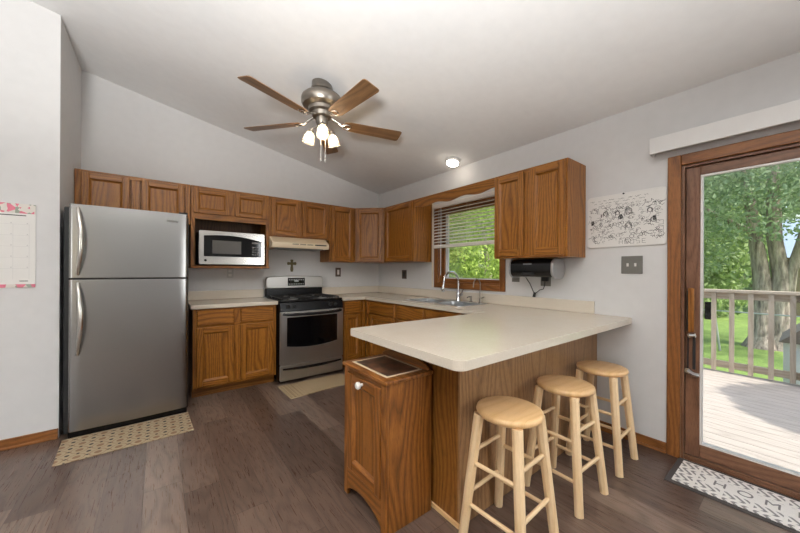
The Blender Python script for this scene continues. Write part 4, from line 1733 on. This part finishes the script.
def make_stool(label, loc, rot):
    T = Thing('bar_stool', label, 'stool', loc, 'backless birch bar stools', local=True, rotz=rot)
    H = .614
    mb = MB()
    mb.lathe([(.05, H - .034), (.135, H - .034), (.146, H - .028), (.151, H - .016), (.148, H - .005), (.138, H), (.05, H - .003)], n=44)
    T.part('seat', mb, BIRCH_SEAT, smooth=50)
    top, foot = .098, .149
    leg = {}
    for sx in (-1, 1):
        for sy in (-1, 1):
            P0 = Vector((sx * top, sy * top, H - .032))
            P1 = Vector((sx * foot, sy * foot, 0.0))
            leg[(sx, sy)] = (P0, P1)
            mb = MB()
            mb.tube([P1, P0], [.0225, .0245], 8)
            T.part('leg', mb, BIRCH, bevel=.002, smooth=20)

    def at(k, z):
        P0, P1 = leg[k]
        t = z / P0.z
        return P1.lerp(P0, t)
    for sy in (-1, 1):
        for z in (.405, .205):
            mb = MB()
            mb.tube([at((-1, sy), z), at((1, sy), z)], .0098, 10)
            T.part('rung', mb, BIRCH, smooth=60)
    for sx in (-1, 1):
        for z in (.35, .155):
            mb = MB()
            mb.tube([at((sx, -1), z), at((sx, 1), z)], .0098, 10)
            T.part('rung', mb, BIRCH, smooth=60)
    return T


st1 = make_stool('round birch bar stool nearest the bar end, in front of the other two stools', (-1.490, -3.342, 0), 0.04)
copy_thing(st1.e, (-.935, -3.342, 0), -0.03, 'round birch bar stool in the middle of the row at the breakfast bar')
copy_thing(st1.e, (-.408, -3.342, 0), 0.02, 'round birch bar stool against the wall beside the patio door')

# ------------------------------------------------------------------ mats


def floor_rug(name, label, pts, m, group=None, th=.008, edge=None):
    cx = sum(p[0] for p in pts) / len(pts)
    cy = sum(p[1] for p in pts) / len(pts)
    mb = MB()
    mb.prism(ZF, pts, .0006, th, 'u')
    return tag(mb.build(name, m, bevel=.002), label, 'mat', group)


floor_rug('kitchen_mat', 'beige patterned mat in front of the refrigerator', [(-3.35, -.885), (-3.325, -1.285), (-2.572, -1.277), (-2.585, -.885)][::1], FRIDGEMAT, 'kitchen floor mats')
floor_rug('kitchen_mat', 'beige patterned mat in front of the stove', [(-1.78, -.735), (-1.772, -1.14), (-1.08, -1.085), (-1.03, -.735)], STOVEMAT, 'kitchen floor mats')
T = Thing('door_mat', 'off-white door mat reading HOME with dark border by the patio door', 'mat', (-.192, -4.035, 0))
mx0, mx1, my0, my1 = -.376, -.008, -4.405, -3.668
mb = MB()
mb.box(mx0, my0, .0006, mx1, my1, .007)
T.part('border', mb, RUBBER, bevel=.003, label='dark grey border')
mb = MB()
mb.box(mx0 + .03, my0 + .03, .0072, mx1 - .03, my1 - .03, .010)
o = mb.build('field', HOMEM, None, origin=(-.192, -4.035, 0))
o.parent = T.e
o.location = (0, 0, 0)
for ch, yy in zip('HOME', (-3.885, -3.985, -4.085, -4.185)):
    cu = bpy.data.curves.new('letter', 'FONT')
    cu.body = ch
    cu.size = .085
    cu.extrude = .0006
    cu.align_x = 'CENTER'
    cu.align_y = 'CENTER'
    tmp = bpy.data.objects.new('letter_source', cu)
    COL.objects.link(tmp)
    bpy.context.view_layer.update()
    me = bpy.data.meshes.new_from_object(tmp.evaluated_get(bpy.context.evaluated_depsgraph_get()))
    bpy.data.objects.remove(tmp)
    bpy.data.curves.remove(cu)
    me.name = 'letter'
    me.transform(Matrix.Translation((0, yy + 4.035, .0110)) @ Matrix.Rotation(-pi / 2, 4, 'Z'))
    me.materials.clear()
    me.materials.append(MATGREY)
    lo = bpy.data.objects.new('letter', me)
    COL.objects.link(lo)
    lo.parent = o

# ------------------------------------------------------------------ outdoors
GZ = -0.85
mb = MB()
mb.box(0.16, -60, GZ - .2, 90, 60, GZ, 'x')
mb.build('ground', LAWN, origin=(0, 0, 0), kind='structure', smooth=0)
mb = MB()
y = -9.0
for k in range(24):
    x_ = .165 + k * .1255
    if x_ > 3.12:
        break
    mb.box(x_, -8.5, -.095, x_ + .1205, -1.6, -.06, 'y')
mb.box(.165, -8.5, -.25, 3.17, -1.6, -.0955, 'y')
dk = mb.build('deck', DECKM, kind='structure', smooth=0)

T = Thing('deck_railing', 'weathered wooden deck railing with square balusters outside the patio door', 'railing', (3.15, -4.0, -.06))
XR = 3.13
mb = MB()
mb.box(XR - .07, -8.0, .99, XR + .07, -2.0, 1.028, 'y')
mb.box(XR - .02, -8.0, .905, XR + .02, -2.0, .99, 'y')
T.part('top_rail', mb, RAILM, bevel=.004)
mb = MB()
mb.box(XR - .02, -8.0, .0, XR + .02, -2.0, .085, 'y')
T.part('bottom_rail', mb, RAILM, bevel=.004)
for k in range(17):
    yb = -2.27 - .1655 * k
    if yb < -4.9:
        break
    mb = MB()
    mb.box(XR - .06, yb - .0225, -.04, XR - .0205, yb + .0225, .985)
    T.part('baluster', mb, RAILM)
for yp in (-4.19, -6.0, -2.02):
    mb = MB()
    mb.box(XR - .105, yp - .045, -.0595, XR - .0205, yp + .045, .988)
    T.part('post', mb, RAILM, bevel=.003)


def leaf_mesh(name, blobs, n, size, m, parent, org, seed):
    r = random.Random(seed)
    V, Fc = [], []
    tot = sum(b[3] * b[4] * b[5] for b in blobs) ** 1
    for b in blobs:
        cnt = int(n * b[3] * b[4] * b[5] / tot)
        for _ in range(cnt):
            while True:
                p = Vector((r.uniform(-1, 1), r.uniform(-1, 1), r.uniform(-1, 1)))
                if .25 < p.length < 1 and r.random() < p.length ** 1.5:
                    break
            c = Vector((b[0] + p.x * b[3], b[1] + p.y * b[4], b[2] + p.z * b[5])) - Vector(org)
            t = Vector((r.gauss(0, 1), r.gauss(0, 1), r.gauss(0, .6))).normalized()
            s_ = size * r.uniform(.6, 1.4)
            q = t.orthogonal().normalized()
            ang = r.uniform(0, 6.28)
            q = (Matrix.Rotation(ang, 3, t) @ q)
            w_ = t.cross(q)
            i = len(V)
            V += [c - q * s_, c + w_ * s_ * .5, c + q * s_, c - w_ * s_ * .5 + t * s_ * .2]
            Fc.append((i, i + 1, i + 2, i + 3))
    me = bpy.data.meshes.new(name)
    me.from_pydata([tuple(v) for v in V], [], Fc)
    me.materials.append(m)
    o = bpy.data.objects.new(name, me)
    COL.objects.link(o)
    o.parent = parent
    return o


# the big two-stemmed tree
tb = (10.7, -3.42, GZ)
T = Thing('tree', 'large tree with two thick pale trunks beyond the deck railing', 'tree', tb, 'yard trees')
mb = MB()
X, Y = tb[0], tb[1]
mb.tube([(X, Y, GZ), (X, Y, GZ + .35), (X + .02, Y + .02, 1.0), (X + .05, Y + .14, 2.2), (X + .1, Y + .3, 3.6), (X + .1, Y + .6, 6.0)], [.42, .25, .18, .145, .12, .06], 16)
mb.tube([(X + .1, Y - .3, GZ), (X + .1, Y - .3, GZ + .4), (X + .1, Y - .32, 1.2), (X + .1, Y - .20, 2.2), (X + .15, Y - .16, 4.2), (X + .2, Y - .4, 6.5)], [.42, .24, .17, .15, .12, .06], 16)
mb.tube([(X + .1, Y - .42, .4), (X + .1, Y - .5, 1.3), (X + .1, Y - .68, 2.2), (X + .1, Y - 1.0, 4.0)], [.13, .11, .09, .05], 12)
mb.tube([(X, Y + .2, 2.4), (X - .6, Y + 1.2, 3.2), (X - 1.0, Y + 2.0, 3.5)], [.08, .06, .03], 10)
T.part('trunk', mb, BARK, smooth=60)
leaf_mesh('foliage', [(X, Y, 5.6, 3.0, 4.2, 2.4), (X - 1.4, Y + 1.5, 3.3, 1.3, 1.6, 1.2), (X - 1.5, Y - .2, 2.95, 1.1, 1.5, .95), (X - 1.3, Y - 2.0, 3.3, 1.4, 1.4, 1.2),
                      (X - .7, Y + 2.3, 2.3, 1.2, 1.2, 1.5), (X + .6, Y + 1.5, 2.4, 1.0, 1.0, 1.4), (X + .4, Y + 2.5, 1.1, 1.0, 1.2, 1.2)], 42000, .056, LEAF_A, T.e, tb, 1)


def tree(label, x, y, h, rad, n, size, m, seed, low=.25, trunk=True, name='tree', cat='tree'):
    T = Thing(name, label, cat, (x, y, GZ), 'yard trees')
    if trunk:
        mb = MB()
        mb.tube([(x, y, GZ), (x + .1, y, GZ + h * .4), (x - .1, y + .1, GZ + h * .8)], [.2, .14, .05], 10)
        T.part('trunk', mb, BARK, smooth=60)
    r = random.Random(seed)
    bl = []
    for k in range(7):
        t = low + (1 - low) * (k + .5) / 7
        rr = rad * (1 - .5 * abs(t - .4)) * r.uniform(.72, .88)
        bl.append((x + r.uniform(-.16, .16) * rad, y + r.uniform(-.16, .16) * rad, GZ + h * t, rr, rr, h * .15))
    leaf_mesh('foliage', bl, n, size, m, T.e, (x, y, GZ), seed + 50)


# seen through the kitchen window
tree('sunlit leafy tree nearest the kitchen window, lower right in its panes', 6.1, 2.5, 4.6, 1.6, 9000, .06, LEAF_B, 11, .06)
tree('sunlit leafy tree filling the left of the kitchen window', 9.7, 6.7, 6.6, 2.7, 11000, .085, LEAF_B, 12, .06)
tree('darker leafy tree behind the sunlit ones outside the kitchen window', 15.0, 9.6, 9.5, 3.7, 8000, .15, LEAF_C, 13, .05)
# beyond the lawn, seen through the patio door
tree('bushy tree straight behind the two-stemmed trunks across the lawn', 18.4, -.9, 8.0, 2.9, 11000, .12, LEAF_C, 21, .05)
tree('tall dark tree at the far left of the lawn', 26.0, 5.0, 11, 4.2, 6500, .2, LEAF_A, 23, .05)
tree('tall distant tree rising behind the lawn bushes', 35.0, -1.5, 16, 5.5, 8000, .28, LEAF_A, 25, .05)
# unseen tree added beside the deck so its crown shades the boards
T = Thing('tree', 'unseen spreading tree added beside the deck to shade its boards', 'tree', (1.9, -10.4, GZ), 'yard trees')
mb = MB()
mb.tube([(1.9, -10.4, GZ), (1.9, -10.3, 2.5), (1.9, -9.8, 5.0)], [.22, .17, .08], 10)
T.part('trunk', mb, BARK, smooth=60)
leaf_mesh('foliage', [(1.8, -9.15, 4.3, 1.35, 2.0, .6), (1.9, -10.2, 4.9, .9, 1.4, .9)], 22000, .10, LEAF_A, T.e, (1.9, -10.4, GZ), 90)

# small white shed
T = Thing('garden_shed', 'small white shed with a grey roof just beyond the deck railing', 'shed', (4.5, -4.5, GZ))
mb = MB()
mb.box(4.0, -5.2, GZ, 5.1, -3.99, .30)
T.part('wall', mb, SHEDW)
mb = MB()
RF = Fr((0, 0, 0), (0, -1, 0), (0, 0, 1), (-1, 0, 0))
mb.prism(RF, [(3.95, .30), (5.25, .30), (4.9, .66), (4.6, .78), (4.3, .66)], -5.15, -3.96, 'u')
T.part('roof', mb, SHINGLE)
mb = MB()
mb.box(3.985, -5.0, GZ + .05, 3.999, -4.08, .2)
T.part('door', mb, VINYL, bevel=.003)

# neighbour's house
T = Thing('house', 'neighbouring house with a pale blue roof far beyond the lawn', 'house', (25, -7.8, GZ))
mb = MB()
mb.box(22, -12, GZ, 28, -3.55, 2.0)
T.part('wall', mb, HOUSEM)
mb = MB()
mb.prism(Fr((0, 0, 0), (1, 0, 0), (0, 0, 1), (0, -1, 0)), [(21.6, 2.0), (28.4, 2.0), (25, 4.2)], 3.3, 12.4, 'u')
T.part('roof', mb, HOUSER)
mb = MB()
mb.box(21.97, -5.6, .3, 22.0, -4.6, 1.4)
T.part('window', mb, BLACKG)

# chain-link fence posts
T = Thing('yard_fence', 'thin galvanised yard fence across the lawn', 'fence', (9.2, -3, GZ))
mb = MB()
mb.tube([(9.2, -12, .22), (9.2, 0, .22)], .018, 8)
T.part('top_rail', mb, GALV)
for k, yy in enumerate((-5.6, -2.75, -.4)):
    mb = MB()
    lean = .12 if k == 1 else 0
    mb.tube([(9.2, yy, GZ), (9.2, yy + lean, .3)], .025, 8)
    T.part('post', mb, GALV)
